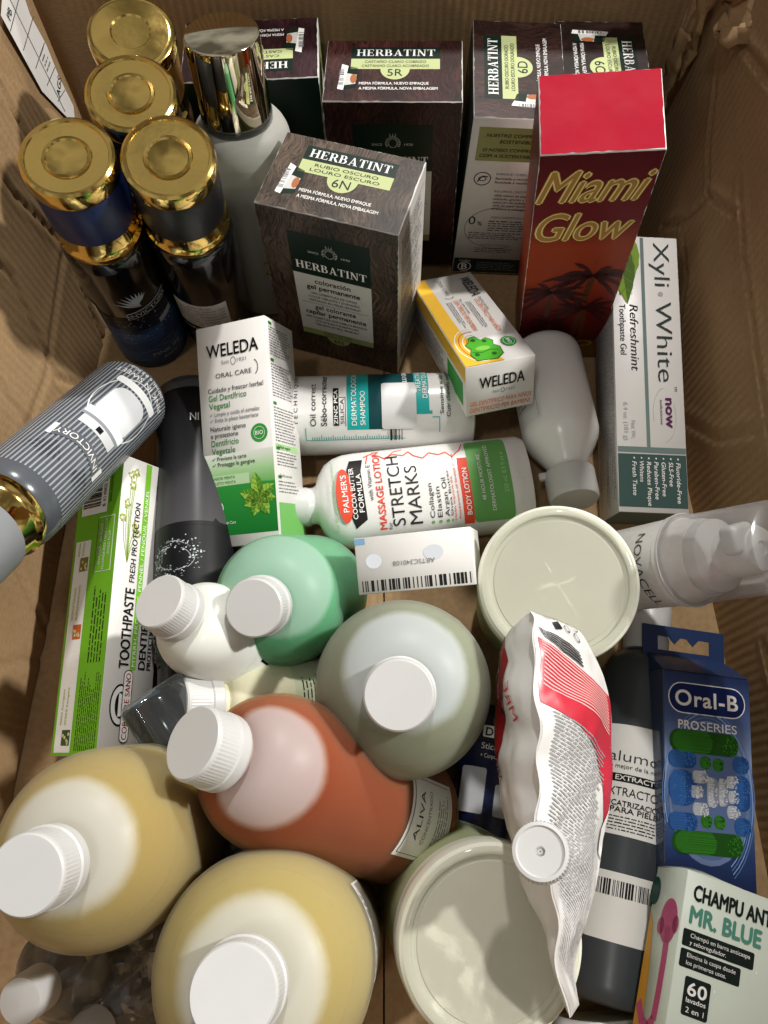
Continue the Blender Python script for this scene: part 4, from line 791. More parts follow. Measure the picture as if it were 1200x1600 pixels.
def art_strip(p):
    p.rect(-2.0, 8.2, 2.2, 12.2, PAPER, 'paper_label', 1); p.rect(-1.9, 8.3, 2.1, 11.0, M('#9a9488', .5), 'label_picture', 2); p.fine(-1.8, 11.2, 2.0, 12.0, 2, BLACK)
bottle('large frosted bottle of yellow liquid at the bottom edge, paper label on its right', (-4.6, -4.1, .1), (-5.2, -4.4, 20), 4.6, 20, 1.6, 2.0, shellpair('lemon', '#e8e8e2', '#e8e3cc'), liq('lemon', '#bdad62'), 17.3, dome=4.2, front=(1, .25, 0), art=art_strip)
def art_label(p):
    p.rect(-2.2, 1.2, 2.0, 5.0, PAPER, 'paper_label', 1); p.rect(-2.0, 1.4, 1.8, 4.8, DK, 'label_border', 2); p.rect(-1.96, 1.44, 1.76, 4.76, PAPER, 'label_border', 3); p.text('ALIVA', -1.2, 3.9, .42, DK, 2.4, layer=4); p.text('CONCENTRADO', -1.3, 3.2, .28, MIDG, 2.6, layer=4); p.fine(-1.7, 1.6, 1.5, 2.6, 4, MIDG, layer=4)
bottle('frosted bottle of reddish orange liquid with white cap, lying tilted below the centre', (1.3, 1.9, 4.2), (-7.75, 4.2, 17.3), 3.62, 16.6, 1.6, 1.9, shellpair('amber', '#e2d6d2', '#e6c7a2', .3, .96), liq('amber', '#a04a0c'), 15.9, dome=3.6, front=(.3, -.5, 1), art=art_label, roll=24)
bottle('frosted bottle of mint green liquid with white cap beside the white herbal carton', (-4.75, 16.3, 1.2), (-6.6, 11.7, 12.6), 3.8, 13.0, 1.55, 1.7, shellpair('mint', '#c5e2d2', '#c4e6d0'), liq('mint', '#72be98'), 10.6, dome=3.1)
MILK = M('#e4e6de', .3, var=.02, name='milky_plastic', sss=.2); CREAM = M('#e3dfc0', .3, var=.04, name='cream_plastic', sss=.2)
def art_milk(p):
    p.rect(-2.4, .6, 2.2, 4.6, M('#dfe2da', .4), 'paper_label', 1); p.text('macel', -1.9, 3.2, .9, BLACK, 3.6); p.text('HERBAL', -1.5, 2.5, .3, BLACK, 2.2, bold=.02); p.fine(-1.8, .9, 1.8, 2.2, 4, DK)
bottle('small milky white bottle with white cap in front of the black splash bottle', (-7.2, 10.3, 4.4), (-11.1, 11.6, 13.0), 2.65, 10.3, 1.5, 1.8, [MILK], None, 0, name='small_bottle', dome=2.0, group='small bottles with white caps', art=art_milk, roll=-15)
def art_cream(p):
    p.rect(-2.4, .5, 2.4, 4.6, M('#cfd6b4', .4), 'paper_label', 1); p.text('ARGOL', -1.6, 1.6, .9, BLACK, 3.0, bold=.04); p.fine(-1.8, 3.0, 1.8, 4.2, 4, DK)
bottle('small cream bottle with white cap squeezed between the white and orange bottles', (-2.6, 8.6, 3.6), (-10.9, 7.3, 9.6), 2.5, 10.4, 1.5, 2.1, [CREAM], None, 0, name='small_bottle', dome=2.2, group='small bottles with white caps', art=art_cream, roll=10)

# ------------------------------------------------------------------ white lotion bottle, shampoo bottle, plain flip-cap bottle
t = thing('lotion_bottle', 'white massage lotion bottle with red and green print, lying in the middle', 'bottle'); pose(t, (10.1, 23.9, 2.45), (-6.5, 21.8, 2.6), (0, -.12, 1))
LOT = M('#e0dedb', .24, var=.015, name='white_gloss_plastic', coat=.2, sss=.1); L_, rx_, ry_ = 15.0, 3.35, 2.2
v, f = [], []
prof = [(.3, .05), (.75, 0), (.93, .15), (1, .6), (1, 1.2), (1, 4), (1, 8), (1, 12.0), (.985, 12.8), (.93, 13.5), (.82, 14.1), (.62, 14.55), (.42, 14.8), (.38, 15.0), (.38, 15.6)]
n = 64
for r_, z in prof:
    rd = max(0, (r_-.38)/.62); ex = 2+.6*rd
    for k in range(n):
        a = 2*math.pi*k/n; c, s_ = math.cos(a), math.sin(a); rr = (abs(c)**ex+abs(s_)**ex)**(-1/ex); yy = ry_*rd+1.3*(1-rd) if r_ > .3 else ry_
        v.append((rx_*r_*rr*c, (ry_*r_ if r_ > .62 else yy*(r_/.38 if r_ < .39 else 1)*.98)*rr*s_, z))
for i in range(len(prof)-1):
    for k in range(n): f.append((i*n+k, i*n+(k+1) % n, (i+1)*n+(k+1) % n, (i+1)*n+k))
f.append(tuple(range(n-1, -1, -1))); f.append(tuple(range((len(prof)-1)*n, len(prof)*n)))
link_mesh('bottle_body', v, f, LOT, t, True, 45); lathed('flip_cap', [(1.2, 15.3), (1.3, 15.35), (1.35, 15.6), (1.3, 17.2), (1.2, 17.4), (.02, 17.45)], WHITE_PLASTIC, t)
p = Print(t, wrap_oval(rx_, ry_), .3)
PG, PR, PB = ink('#6aa85c'), ink('#dd4a33'), ink('#1d1a1a')
p.rect(-2.9, 1.6, 2.9, 4.4, PG, 'green_panel', 1, r=.3); p.poly([(-2.9, 4.4), (1.6, 4.4), (1.6, 5.1), (-2.9, 5.1)], PR, 'red_band', 1); p.text('BODY LOTION', -2.4, 4.55, .34, WHITE, 3.2, bold=.03)
p.text('48 HOUR MOISTURE', -1.6, 3.5, .26, WHITE, 3.3, bold=.01); p.text('DERMATOLOGIST APPROVED', -2.3, 2.9, .26, WHITE, 4.7, bold=.01); p.text('250 mL 8.5 fl oz e', .2-1.4, 1.9, .3, ink('#a9cf9c'), 2.9)
p0 = p.f; p.f = lambda u, v, h: p0(u, (v-.95 if v > 7 else v-.95*(v-5.1)/1.9) if v > 5.1 else v, h)
p.text('Helps Improve the', -2.6, 6.1, .28, PR, 2.9, bold=.01); p.text('Appearance of Stretch Marks', -2.6, 5.5, .28, PR, 4.6, bold=.01)
for i, s_ in enumerate(('Collagen', 'Elastin', 'Argan Oil', 'Shea Butter')): p.oval(-2.6, 8.15-i*.5, .09, .12, PG, 'bullet', 2, 8); p.text(s_, -2.35, 8.0-i*.5, .32, DK, .29*len(s_))
p.text('STRETCH', -2.6, 10.0, .88, DK, 4.9); p.text('MARKS', -2.6, 8.85, .88, DK, 4.0); p.text('for', -2.75, 10.9, .26, DK); p.text('MASSAGE LOTION', -2.7, 11.25, .48, PR, 5.6, bold=.03)
p.text('with Vitamin E', -.8, 11.95, .3, DK, 2.6); p.poly([(-2.5, 13.3), (-2.0, 12.5), (1.4, 12.6), (2.3, 12.4), (2.3, 13.3), (1.6, 13.55), (-1.6, 13.6)], PB, 'name_banner', 1)
p.text('FORMULA', -1.5, 12.65, .34, WHITE, 2.7, bold=.02); p.text('COCOA BUTTER', -1.9, 13.12, .32, WHITE, 3.6, bold=.02); p.oval(-.2, 13.85, 1.9, .55, PR, 'name_oval', 2); p.text("PALMER'S", -1.4, 13.65, .4, WHITE, 2.6, bold=.02, layer=4)
p.text('Over 98% of women saw improved skin elasticity*', -2.6, 14.45, .2, PG, 5.0, layer=3, arc=.0)
p.line([(2.5, 12.3), (2.75, 11.8), (2.5, 11.3), (2.2, 10.9), (2.5, 10.3), (2.3, 9.6), (2.6, 9.2), (2.2, 8.9), (1.9, 8.3), (2.3, 7.8), (2.05, 7.2), (2.2, 6.4), (1.75, 5.6), (2.2, 4.8), (2.8, 4.5)], .08, PR, 'figure_line', 2); p.line([(2.1, 10.9), (2.75, 10.2), (2.9, 9.6)], .06, PR, 'figure_line', 2); p.line([(1.9, 12.2), (2.7, 12.0)], .07, PR, 'figure_line', 2)
p.f = p0
p.text('PALMERS', -2.2, .75, .5, M('#dcdad6', .2), 4.2, bold=.03); p.done()

t = thing('shampoo_bottle', 'white dermatological shampoo bottle with teal label bands, lying behind the lotion bottle', 'bottle'); pose(t, (6.4, 29.4, 2.9), (-9.5, 28.9, 2.9), (0, -.18, 1)); t.scale = (1.1, 1.1, 1)
lathed('bottle_body', [(.3, .05), (1.9, 0), (2.3, .15), (2.55, .7), (2.6, 1.2), (2.6, 13.5)]+arcp(2.6, 13.5, 1.5, 15, 6)+[(1.5, 15.4)], LOT, t, 64, 40)
lathed('flip_cap', [(1.3, 15.2), (1.9, 15.25), (2.0, 15.5), (2.0, 17.4), (1.8, 17.7), (.02, 17.75)], WHITE_PLASTIC, t)
p = Print(t, wrap(2.6), .35); TQ, TD = ink('#1fa3a0'), ink('#0c3f44')
p.rect(-1.9, 7.5, 4, 9.0, TQ, 'teal_band', 1); p.rect(-1.9, 4.3, 4, 7.5, TD, 'dark_band', 1); p.rect(-1.0, 3.3, 4, 4.3, TQ, 'teal_band', 1); p.rect(-1.0, 3.1, -.8, 4.3, TQ, 'teal_band', 1)
p.text('DERMATOLOGICAL', -1.6, 8.35, .36, WHITE, 4.2, bold=.015); p.text('SHAMPOO', -1.6, 7.75, .36, WHITE, 2.2, bold=.015); p.text('OILY SCALP', -1.6, 5.6, .34, WHITE, 2.6); p.text('CUIR CHEVELU GRAS', -1.2, 4.8, .32, WHITE, 4.2, bold=.01); p.text('TREATING', .4, 3.85, .36, WHITE, 2.4, bold=.02); p.text('DERMATOLOGIQUE', .0, 3.42, .34, WHITE, 3.8, bold=.02)
p.text('DERCOS', -1.9, 13.0, .85, BLACK, 4.0, bold=.02); p.text('T E C H N I Q U E', -1.5, 12.4, .26, BLACK, 3.6); p.text('Oil correct', -1.6, 11.15, .42, BLACK, 2.9); p.text('S\u00e9bo-correcteur', -1.6, 10.4, .42, BLACK, 3.9, bold=.012)
p.rect(-1.6, 9.55, .9, 9.95, BLACK, 'ingredient_tag', 2); p.text('ZINC PCA', -1.5, 9.64, .26, WHITE, 2.2, bold=.03, layer=4); p.text('SILICA', -1.5, 9.2, .26, BLACK, 1.6); p.line([(-1.65, 9.1), (.2, 9.1), (.2, 9.5)], .04, BLACK)
for k in range(40): p.rect(-2.6, 5.2+k*.16, -2.35+(.12 if k % 5 == 0 else 0), 5.25+k*.16, TQ, 'scale_marks', 2)
p.line([(-2.6, 11.9), (-2.6, 5)], .05, TQ, 'scale_marks'); p.line([(-2.6, 11.9), (-1.7, 11.9)], .05, TQ, 'scale_marks'); p.line([(-2.2, 2.6), (-1.2, 2.6), (-1.2, 3.1)], .05, TQ, 'scale_marks')
p.rect(-1.9, 4.2, 1.2, 6.6, M('#c9cac8', .4), 'sticker', 5, r=.2); p.barcode(-2.7, 5.2, -1.9, 6.1, BLACK, 90, 6, .05); p.text('Sensitive scalp', -1.0, 2.3, .28, DK, 3.0, bold=.01); p.text('Cuir chevelu sensible', -1.2, 1.85, .28, DK, 4.0, bold=.01); p.text('VICHY', -.4, .7, .6, DK, 2.6); p.done()

t = thing('plain_bottle', 'plain glossy white flip-cap bottle lying beside the long toothpaste gel carton', 'bottle'); pose(t, (12.0, 35.0, 2.8), (12.9, 22.0, 3.8), (-.3, 0, 1)); t.scale = (1.1, 1.1, 1.06); 
lathed('bottle_body', [(.2, .1), (1.6, .02), (2.05, .12), (2.35, .5), (2.45, 1.0), (2.45, 7.4), (2.35, 7.9), (2.0, 8.6), (1.5, 9.4), (1.25, 9.9), (1.15, 10.1), (1.15, 10.6)], M('#ecebe8', .22, var=.01, name='white_gloss_bottle', sss=.12, spec=.4), t, 64, 50)
lathed('flip_cap', [(1.1, 10.4), (1.5, 10.4), (1.58, 10.5), (1.55, 12.3), (1.45, 12.5), (.02, 12.52)], WHITE_PLASTIC, t); rbox('cap_hinge', (.7, .4, .5), WHITE_PLASTIC, t, .1, 2, (1.5, -.5, 10.6))
p = Print(t, wrap(2.45), .35); p.rect(.9, 2.0, 3.4, 7.2, M('#dedddb', .35), 'paper_label', 1); p.line([(1.1, 2.2), (1.1, 7.0)], .04, LTG); p.fine(1.9, 3, 3.0, 6, 5, LTG); p.done()

# ------------------------------------------------------------------ pump bottle with clear cap
t = thing('pump_bottle', 'white airless pump bottle under a clear dome cap, leaning on the right wall', 'bottle'); d0 = Vector((13.4, 16.0, 5.4)); d1 = Vector((18.9, 13.9, 15.4)); pose(t, d0, d1, (-.5, -.5, 1), 0)
PE = M('#dcdad7', .28, var=.015, name='pearl_plastic', sss=.1)
lathed('bottle_body', [(.3, 0), (1.9, 0), (2.25, .15), (2.4, .6), (2.45, 6.6), (2.55, 6.7), (2.55, 6.95), (2.4, 7.05), (2.2, 7.4), (2.1, 8.3)], PE, t, 64)
lathed('collar', [(1.2, 8.0), (1.9, 8.1), (2.0, 8.3), (1.95, 9.0), (1.5, 9.3), (1.2, 9.4), (1.1, 10.0)], WHITE_PLASTIC, t)
ph = lathed('pump_head', [(1.05, 9.8), (1.25, 9.9), (1.3, 10.2), (1.25, 11.2), (1.1, 11.45), (.4, 11.5), (.32, 11.4), (.02, 11.38)], WHITE_PLASTIC, t)
bm = bmesh.new(); bmesh.ops.create_cube(bm, size=1); bmesh.ops.scale(bm, vec=(1.5, 1.7, 1.0), verts=bm.verts); bmesh.ops.translate(bm, vec=(-.75, -.75, 10.85), verts=bm.verts); bmesh.ops.bevel(bm, geom=bm.edges[:], offset=.32, segments=4, profile=.5, affect='EDGES'); bm_mesh('nozzle', bm, WHITE_PLASTIC, t, True, 50)
lathed('clear_cap', [(2.5, 7.0), (2.56, 7.1), (2.5, 7.6), (2.42, 8.0), (2.3, 12.2), (2.15, 12.5), (1.9, 12.6), (.05, 12.62)], clear('milky_cap', '#f8f7f6', .14, .14, .55, gloss=.25), t, 64)
lathed('cap_ring', [(2.4, 6.98), (2.6, 7.0), (2.62, 7.12), (2.45, 7.16)], WHITE_PLASTIC, t, 64)
p = Print(t, wrap(2.45), .35); p.text('NOVACELL', 0, 5.4, .55, DK, 4.6, 'C', bold=-.01); p.text('REGENERANTE', -.1, 4.6, .3, MIDG, 2.4, 'C'); p.fine(-1, 3.9, .8, 4.4, 2, MIDG); p.done()

# ------------------------------------------------------------------ cream jars with film over the lids
JAR, LID = frosted('jar_wall', '#d9dfb4', .25, .3), M('#dfdfd0', .5, var=.05, scale=25, bump=.1, bscale=120, name='cream_lid', sss=.15, spec=.3)
LIDC = M('#dedccd', .5, var=.08, scale=16, bump=.15, bscale=90, name='pale_green_disc', spec=.3)
def jar(label, base, top, Rr, seed, H=11.2):
    t = thing('cosmetic_jar', label, 'jar', group='cream jars'); pose(t, base, top)
    lathed('jar_body', [(.3, 0), (Rr*.8, 0), (Rr*.9, .2), (Rr*.94, .8), (Rr*.96, H-1.7), (Rr*.95, H-1.5)], JAR, t, 72); lathed('cream', [(.3, .2), (Rr*.8, .2), (Rr*.88, .9), (Rr*.9, H-2.4), (.2, H-2.4)], M('#a9b56a', .4, name='green_cream'), t, 48)
    lathed('lid', [(Rr*.93, H-1.7), (Rr*.99, H-1.65), (Rr, H-1.5), (Rr, H-.35), (Rr*.985, H-.12), (Rr*.95, H), (Rr*.9, H), (Rr*.865, H-.05), (Rr*.85, H-.2), (Rr*.82, H-.24), (Rr*.4, H-.22), (.02, H-.22)], LID, t, 96, 30)
    lathed('lid_disc', [(Rr*.8, H-.235), (Rr*.79, H-.2), (Rr*.3, H-.19), (.02, H-.19)], LIDC, t, 72, 30)
    vs, fs = [], []; nr, na = 16, 90
    for i in range(nr+1):
        for k in range(na):
            a = 2*math.pi*k/na; r = Rr*1.012*(i/nr)
            z = H+.02; wv = 0
            if i == nr: z = H-1.0+.25*noise.noise((math.cos(a)*3, math.sin(a)*3, seed))
            else:
                x, y = r*math.cos(a), r*math.sin(a); wv = .05*abs(noise.noise((x*.9, y*.9, seed)))+.015*noise.noise((x*2.4, y*2.4, seed+3))
                for q in range(2):
                    an = seed*1.3+q*1.7; dd = abs(x*math.sin(an)-y*math.cos(an)+.2*math.sin(x*2)); wv += .03*math.exp(-(dd/.12)**2)
                z += wv-.14*max(0, 1-r/(Rr*.85))
            vs.append((r*math.cos(a), r*math.sin(a), z))
    for i in range(nr):
        for k in range(na): k2 = (k+1) % na; fs.append((i*na+k, (i+1)*na+k, (i+1)*na+k2, i*na+k2))
    link_mesh('cling_film', vs, fs, FILM, t, True)
    return t
jar('wide cream jar with wrinkled film over its lid, standing above the foil pouch', (10.3, 15.2, .9), (9.3, 13.2, 12.2), 4.3, 1.0, 11.4)
jar('wide cream jar at the bottom edge, left of the foil pouch', (3.6, -2.0, .9), (4.95, -3.75, 11.2), 4.35, 2.3, 10.4)

# ------------------------------------------------------------------ foil refill pouch
po = thing('refill_pouch', 'crumpled white and red foil refill pouch with a white ribbed screw cap', 'pouch', (7.5, 2, 11))
po.location = (0, 0, 0)
rows = [[(6.97, 10.68, 14.5), (7.01, 10.61, 15.5), (8.32, 10.27, 14.8)], [(6.1, 9.91, 12.8), (6.85, 9.13, 15.8), (10.09, 10.02, 13.0)], [(5.69, 7.26, 11.5), (6.82, 6.18, 15.8), (11.42, 7.58, 11.5)],
        [(5.62, 3.9, 11.0), (6.31, 3.73, 15.5), (11.53, 4.56, 10.5)], [(6.06, .96, 11.0), (6.58, 1.12, 15.2), (10.78, 1.26, 10.5)], [(6.69, -1.78, 11.3), (6.83, -1.14, 14.6), (9.93, -1.53, 10.8)],
        [(7.69, -4.08, 11.5), (7.42, -3.68, 13.0), (8.63, -4.39, 11.0)], [(8.24, -6.55, 10.5), (8.27, -6.59, 11.0), (8.74, -6.17, 10.6)]]
def cat(P, t):
    n = len(P)-1; x = min(max(t, 0), 1)*n; i = min(int(x), n-1); f = x-i
    p0, p1, p2, p3 = (Vector(P[max(0, min(n, q))]) for q in (i-1, i, i+1, i+2))
    return .5*((2*p1)+(p2-p0)*f+(2*p0-5*p1+4*p2-p3)*f*f+(3*p1-p0-3*p2+p3)*f**3)
PL, PRi, PRt = [r[0] for r in rows], [r[1] for r in rows], [r[2] for r in rows]
def wrinkle(s, t, k): return .30*noise.noise((s*2.2, t*7, k))+.16*noise.noise((s*4+t*3, t*15, k+4))+.07*noise.noise((s*9, t*30, k+8))
def ridge(t): return cat(PRi, t)+Vector((.35*math.sin(math.pi*t)+.22*math.sin(t*19)+.12*math.sin(t*41), 0, .12*math.sin(t*23)))*min(1, t*8)
def surf_r(s, t):
    a, b = ridge(t), cat(PRt, t); e = math.sin(math.pi*t)**.6 if 0 < t < 1 else 0
    return a.lerp(b, s)+Vector((.25, .0, 1))*(.8*e*math.sin(math.pi*s)+wrinkle(s, t, 2)*e*min(1, s*4+.25))
def surf_l(s, t):
    a, b = ridge(t), cat(PL, t); e = math.sin(math.pi*t)**.6 if 0 < t < 1 else 0
    return a.lerp(b, s)+Vector((-1, 0, .2))*(.55*e*math.sin(math.pi*s)+wrinkle(s, t, 12)*e*min(1, s*4+.1)*.8)
def surf_b(s, t):
    a, b = cat(PL, t), cat(PRt, t); e = math.sin(math.pi*t)**.6 if 0 < t < 1 else 0
    return a.lerp(b, s)+Vector((.0, 0, -1))*(1.6*e*math.sin(math.pi*s))
POUCH = M('#dddbd8', .3, var=.02, bump=.25, bscale=90, name='pouch_foil', coat=.15); PRED = M('#c42f40', .3, var=.04, name='pouch_red', coat=.15); PMAR = M('#8c1a20', .22, var=.1, name='pouch_maroon')
def sheet(name, fn, ns, nt_, m, flip=False):
    vs = [tuple(fn(i/ns, j/nt_)) for j in range(nt_+1) for i in range(ns+1)]; fs = []
    for j in range(nt_):
        for i in range(ns): k = j*(ns+1)+i; q = (k, k+1, k+ns+2, k+ns+1); fs.append(q if flip else q[::-1])
    return link_mesh(name, vs, fs, m, po, True)
sheet('printed_face', surf_r, 26, 90, POUCH, True); sheet('side_face', surf_l, 20, 90, POUCH); sheet('back_face', surf_b, 16, 60, POUCH)
def fin(s, t): return ridge(t)+Vector((-.25, 0, .6))*((s-.5)*.9*(1 if t > .02 else .3))+Vector((.06*math.sin(t*31), 0, 0))
sheet('seal_fin', fin, 3, 90, POUCH)
UW, VL = 5.0, 18.0
def fm(fn):
    def f(u, v, h):
        s, t = min(.99, max(.0, u/UW)), min(.995, max(.005, 1-v/VL)); q = fn(s, t); a = fn(min(1, s+.02), t)-fn(max(0, s-.02), t); b = fn(s, min(1, t+.01))-fn(s, max(0, t-.01)); n_ = a.cross(b)
        n_ = n_.normalized() if n_.length > 1e-9 else Vector((0, 0, 1))
        if n_.z < 0: n_ = -n_
        return tuple(q+n_*(h+.02))
    return f
p = Print(po, fm(surf_r), .2, .25, lift=.02)
p.poly([(.25, 15.6), (4.95, 12.6), (4.95, 7.0), (4.3, 8.4), (3.4, 10.4), (.25, 12.9)], PRED, 'red_panel', 1)
for k in range(12): p.line([(.45, 13.6+k*.16), (2.2, 12.5+k*.16), (4.6, 11.1+k*.14)], .05, ink('#e8b9b4'), 'fine_print', 2)
for k in range(60):
    y = 12.8-k*.165; x0 = .5+.15*random.random(); x1 = 4.2-.5*random.random()-(.0 if k < 8 else .3)
    q = x0
    while q < x1: wd = random.uniform(.15, .6); p.line([(q, y-q*.62), (min(q+wd, x1), y-min(q+wd, x1)*.62)], .05, ink('#9a9a9b'), 'fine_print', 2); q += wd+.04
for k in range(5): p.line([(.4+k*.1, 16.2-k*.16), (2.0, 15.3-k*.16), (3.2, 14.5-k*.14)], .07, DK, 'fine_print', 2)
p.fine(1.6, 16.9, 4.2, 17.6, 3, MIDG); p.rect(1.9, 15.9, 2.5, 16.6, BLACK, 'symbol', 2); p.ring(3.0, 15.9, .25, .3, .06, BLACK, 'symbol'); p.ring(3.7, 15.3, .25, .3, .06, BLACK, 'symbol'); p.ring(4.2, 16.2, .35, .5, .06, BLACK, 'symbol')
p.poly([(4.3, 7.6), (4.9, 8.4), (4.9, 6.4), (4.5, 6.6)], WHITE, 'leaf_mark', 3); p.done()
p = Print(po, fm(surf_l), .2, .25, lift=.02); p.poly([(2.6, 14.4), (3.6, 15.4), (4.95, 15.8), (4.95, 8.6), (3.9, 9.2), (3.2, 11.2)], PMAR, 'maroon_panel', 1); p.poly([(4.2, 8.6), (4.95, 8.6), (4.95, 1.2), (4.5, 2.0), (3.8, 4.6)], PRED, 'red_stripe', 1)
p.text('NEW', 3.2, 9.6, .42, BLACK, 1.1, rot=50); p.text('E', 3.4, 12.2, .5, BLACK, rot=60); p.text('MRE', 1.8, 12.0, .5, PRED, 1.6, rot=70); p.done()
sp = Vector((7.1, -.1, 13.4)); ct = Vector((6.29, .1, 17.2)); ax = (ct-sp).normalized(); cap_root = bpy.data.objects.new('screw_cap', None)
def oriented(name, prof, m, parent, base, axis, n=64, **k):
    v, f = lathe(prof, n, **k); q = Vector(axis).to_track_quat('Z', 'Y'); v = [tuple(Vector(base)+q @ Vector(x)) for x in v]; return link_mesh(name, v, f, m, parent, True, 38)
bpy.data.objects.remove(cap_root)
oriented('spout', [(.75, 0), (.75, 2.6), (.7, 2.7)], WHITE_PLASTIC, po, sp, ax); oriented('screw_cap', [(1.0, 2.5), (1.2, 2.5), (1.24, 2.6), (1.2, 3.7), (1.12, 3.85), (.98, 3.88), (.92, 3.8), (.2, 3.78), (.14, 3.72), (.02, 3.72)], WHITE_PLASTIC, po, sp, ax, 96, rib=(2.55, 3.75, 48, .06))

# ------------------------------------------------------------------ toothbrush head pack
W, D, H = 5.54, 2.38, 12.38
ob = thing('toothbrush_head_pack', 'blue toothbrush head blister pack with hang tab and bristle picture at the right', 'package', (17.42, -2.45, 3.4), (-83.3, 11.9, -4.5))
rbox('blister_body', (W, D, H), M('#39435c', .14, var=.05, name='smoky_blister', coat=.4), ob, .08, 2, (0, 0, H/2))
NAVY = M('#25385f', .3, var=.04, name='navy_card')
def tabz(x0, z0, x1, z1): return [(x0, D/2-.06, z0), (x1, D/2-.06, z0), (x1, D/2-.06, z1), (x0, D/2-.06, z1)]
zt, hz0, hz1, hx = H+3.0, H+1.5, H+2.35, 1.75
vs, fs = [], []
def addq(q): fs.append(tuple(range(len(vs), len(vs)+len(q)))); vs.extend(q)
addq(tabz(-W/2, H-.2, W/2, hz0)); addq(tabz(-W/2, hz0, -hx, hz1)); addq(tabz(hx, hz0, W/2, hz1)); addq(tabz(-W/2, hz1, W/2, zt))
for cx in (-.62, .62): addq([(cx-.4, D/2-.06, hz1), (cx, D/2-.06, hz1-.42), (cx+.4, D/2-.06, hz1)])
tb = link_mesh('hang_tab', vs, fs, NAVY, ob); md = tb.modifiers.new('thickness', 'SOLIDIFY'); md.thickness = .0006
link_mesh('sloped_panel', [(-W/2+.02, -D/2, H+.01), (W/2-.02, -D/2, H+.01), (W/2-.25, D/2-.12, H+1.25), (-W/2+.25, D/2-.12, H+1.25), (-W/2+.02, D/2-.12, H+.01), (W/2-.02, D/2-.12, H+.01)], [(0, 1, 2, 3), (0, 3, 4), (1, 5, 2), (4, 3, 2, 5)], NAVY, ob)
p = Print(ob, face('front', W, D, H)); sky = gradient('blue_swirl_print', [(0, '#1c2748'), (.2, '#2c3d6a'), (.45, '#4d6a9c'), (.62, '#8496b8'), (.8, '#4d5f8a'), (1, '#26345a')], 'Z', 0, H, .24, .25, 22, (1, 1, 1))
p.rect(.06, .05, W-.04, H-.04, sky, 'card_front', 1); BL, GN, WB = ink('#3b6fb5'), ink('#3c8a2a'), ink('#d9dce2')
for k in range(4): p.ring(2.75, 5.6, 2.5+k*.12, 4.1+k*.22, .05, ink(('#8fb0da', '#5d7fb8')[k % 2]), 'swirl_print', 2, -60, 200)
p.rect(.3, 10.0, 5.2, 11.75, WHITE, 'logo_plate', 2, r=.85); p.rect(.36, 10.06, 5.14, 11.69, ink('#142457', .2), 'logo_plate', 3, r=.8); p.text('Oral-B', 2.72, 10.45, .9, WHITE, 4.0, 'C', bold=.06, layer=4)
p.text('PRO', .9, 9.15, .5, WHITE, 1.3, bold=.04); p.text('SERIES', 2.3, 9.15, .5, WHITE, 2.3)
p.oval(2.75, 5.6, 2.55, 3.6, ink('#6f82ab', .25), 'brush_head_print', 2); p.oval(2.75, 5.65, 2.35, 3.35, ink('#5a6f98', .25), 'brush_head_print', 3)
def tuft(x, y, wd, h, m, dark):
    """one printed bundle of bristles: dark stems at the left, cut tips at the right"""
    y += .85
    p.rect(x, y, x+wd, y+h, dark, 'bristle_print', 4, r=min(wd, h)*.45); n_ = int(h/.055)
    for k in range(n_):
        yy = y+.04+k*.055; e = math.sqrt(max(0, 1-((yy-y)/h*2-1)**2))
        p.line([(x+wd*.04+wd*.16*(1-e), yy), (x+wd*(.5+.12*e)+random.uniform(-.05, .05), yy+random.uniform(-.02, .02))], .03, m, 'bristle_print', 5)
    cx, cy = x+wd-min(wd*.45, h*.4), y+h/2; rx, ry = min(wd*.45, h*.4), h*.5
    for k in range(int(60*rx*ry)+24):
        a, q = random.uniform(0, 6.283), math.sqrt(random.random()); p.oval(cx+rx*q*math.cos(a), cy+ry*q*math.sin(a), random.uniform(.035, .06), random.uniform(.035, .06), m, 'bristle_print', 6, 5)
GND, BLD, WBD = ink('#1f5218'), ink('#234a86'), ink('#8f95a3')
tuft(.35, 7.0, 4.3, 1.25, GN, GND); tuft(.45, 1.7, 4.3, 1.2, GN, GND)
for y, h in ((6.15, .95), (4.15, 1.9), (2.85, .95)): tuft(.25, y, 1.75, h, BL, BLD); tuft(4.25, y, 1.05, h, BL, BLD)
for x, y in ((2.2, 6.2), (3.0, 6.15), (2.2, 3.1), (3.0, 3.1)): tuft(x, y, .7, .7, GN, GND)
for x, y, w_, h in ((1.7, 5.4, 1.0, .7), (1.6, 4.6, .8, .7), (1.7, 3.7, 1.0, .7), (2.6, 4.2, .7, 1.6), (3.3, 4.3, .6, 1.5), (3.8, 5.3, .8, .7), (3.9, 4.5, .7, .7), (3.8, 3.7, .8, .7)): tuft(x, y, w_, h, WB, WBD)
p.rect(.06, .05, W-.04, .75, ink('#e3b71e'), 'yellow_strip', 3); p.done()

# ------------------------------------------------------------------ pale green shampoo bar carton
W, D, H = 7.3, 3.1, 8.4
MINT = M('#cdd5c8', .42, var=.03, bump=.1, bscale=140, name='mint_card')
mb = carton('shampoo_bar_carton', 'pale mint shampoo bar carton with dark lettering in the bottom right corner', (15.7, -9.78, 6.8), (-91.6, 9.4, -18.7), (W, D, H), MINT, flap=False)
v, f = [], []
for i in range(13):
    a = i/12; z = H+.02+.55*math.sin(math.pi*min(1, a*1.6))*(1 if a < .62 else 0)
    v += [(-W/2+W*a, -D/2+.05, H+.02), (-W/2+W*a, D/2-.1, z)]
for i in range(12): k = 2*i; f.append((k, k+2, k+3, k+1))
lf = link_mesh('lid_flap', v, f, MINT, mb, True); md = lf.modifiers.new('thickness', 'SOLIDIFY'); md.thickness = .0005
p = Print(mb, face('front', W, D, H)); DG, SG = ink('#16201d'), ink('#4f8a78')
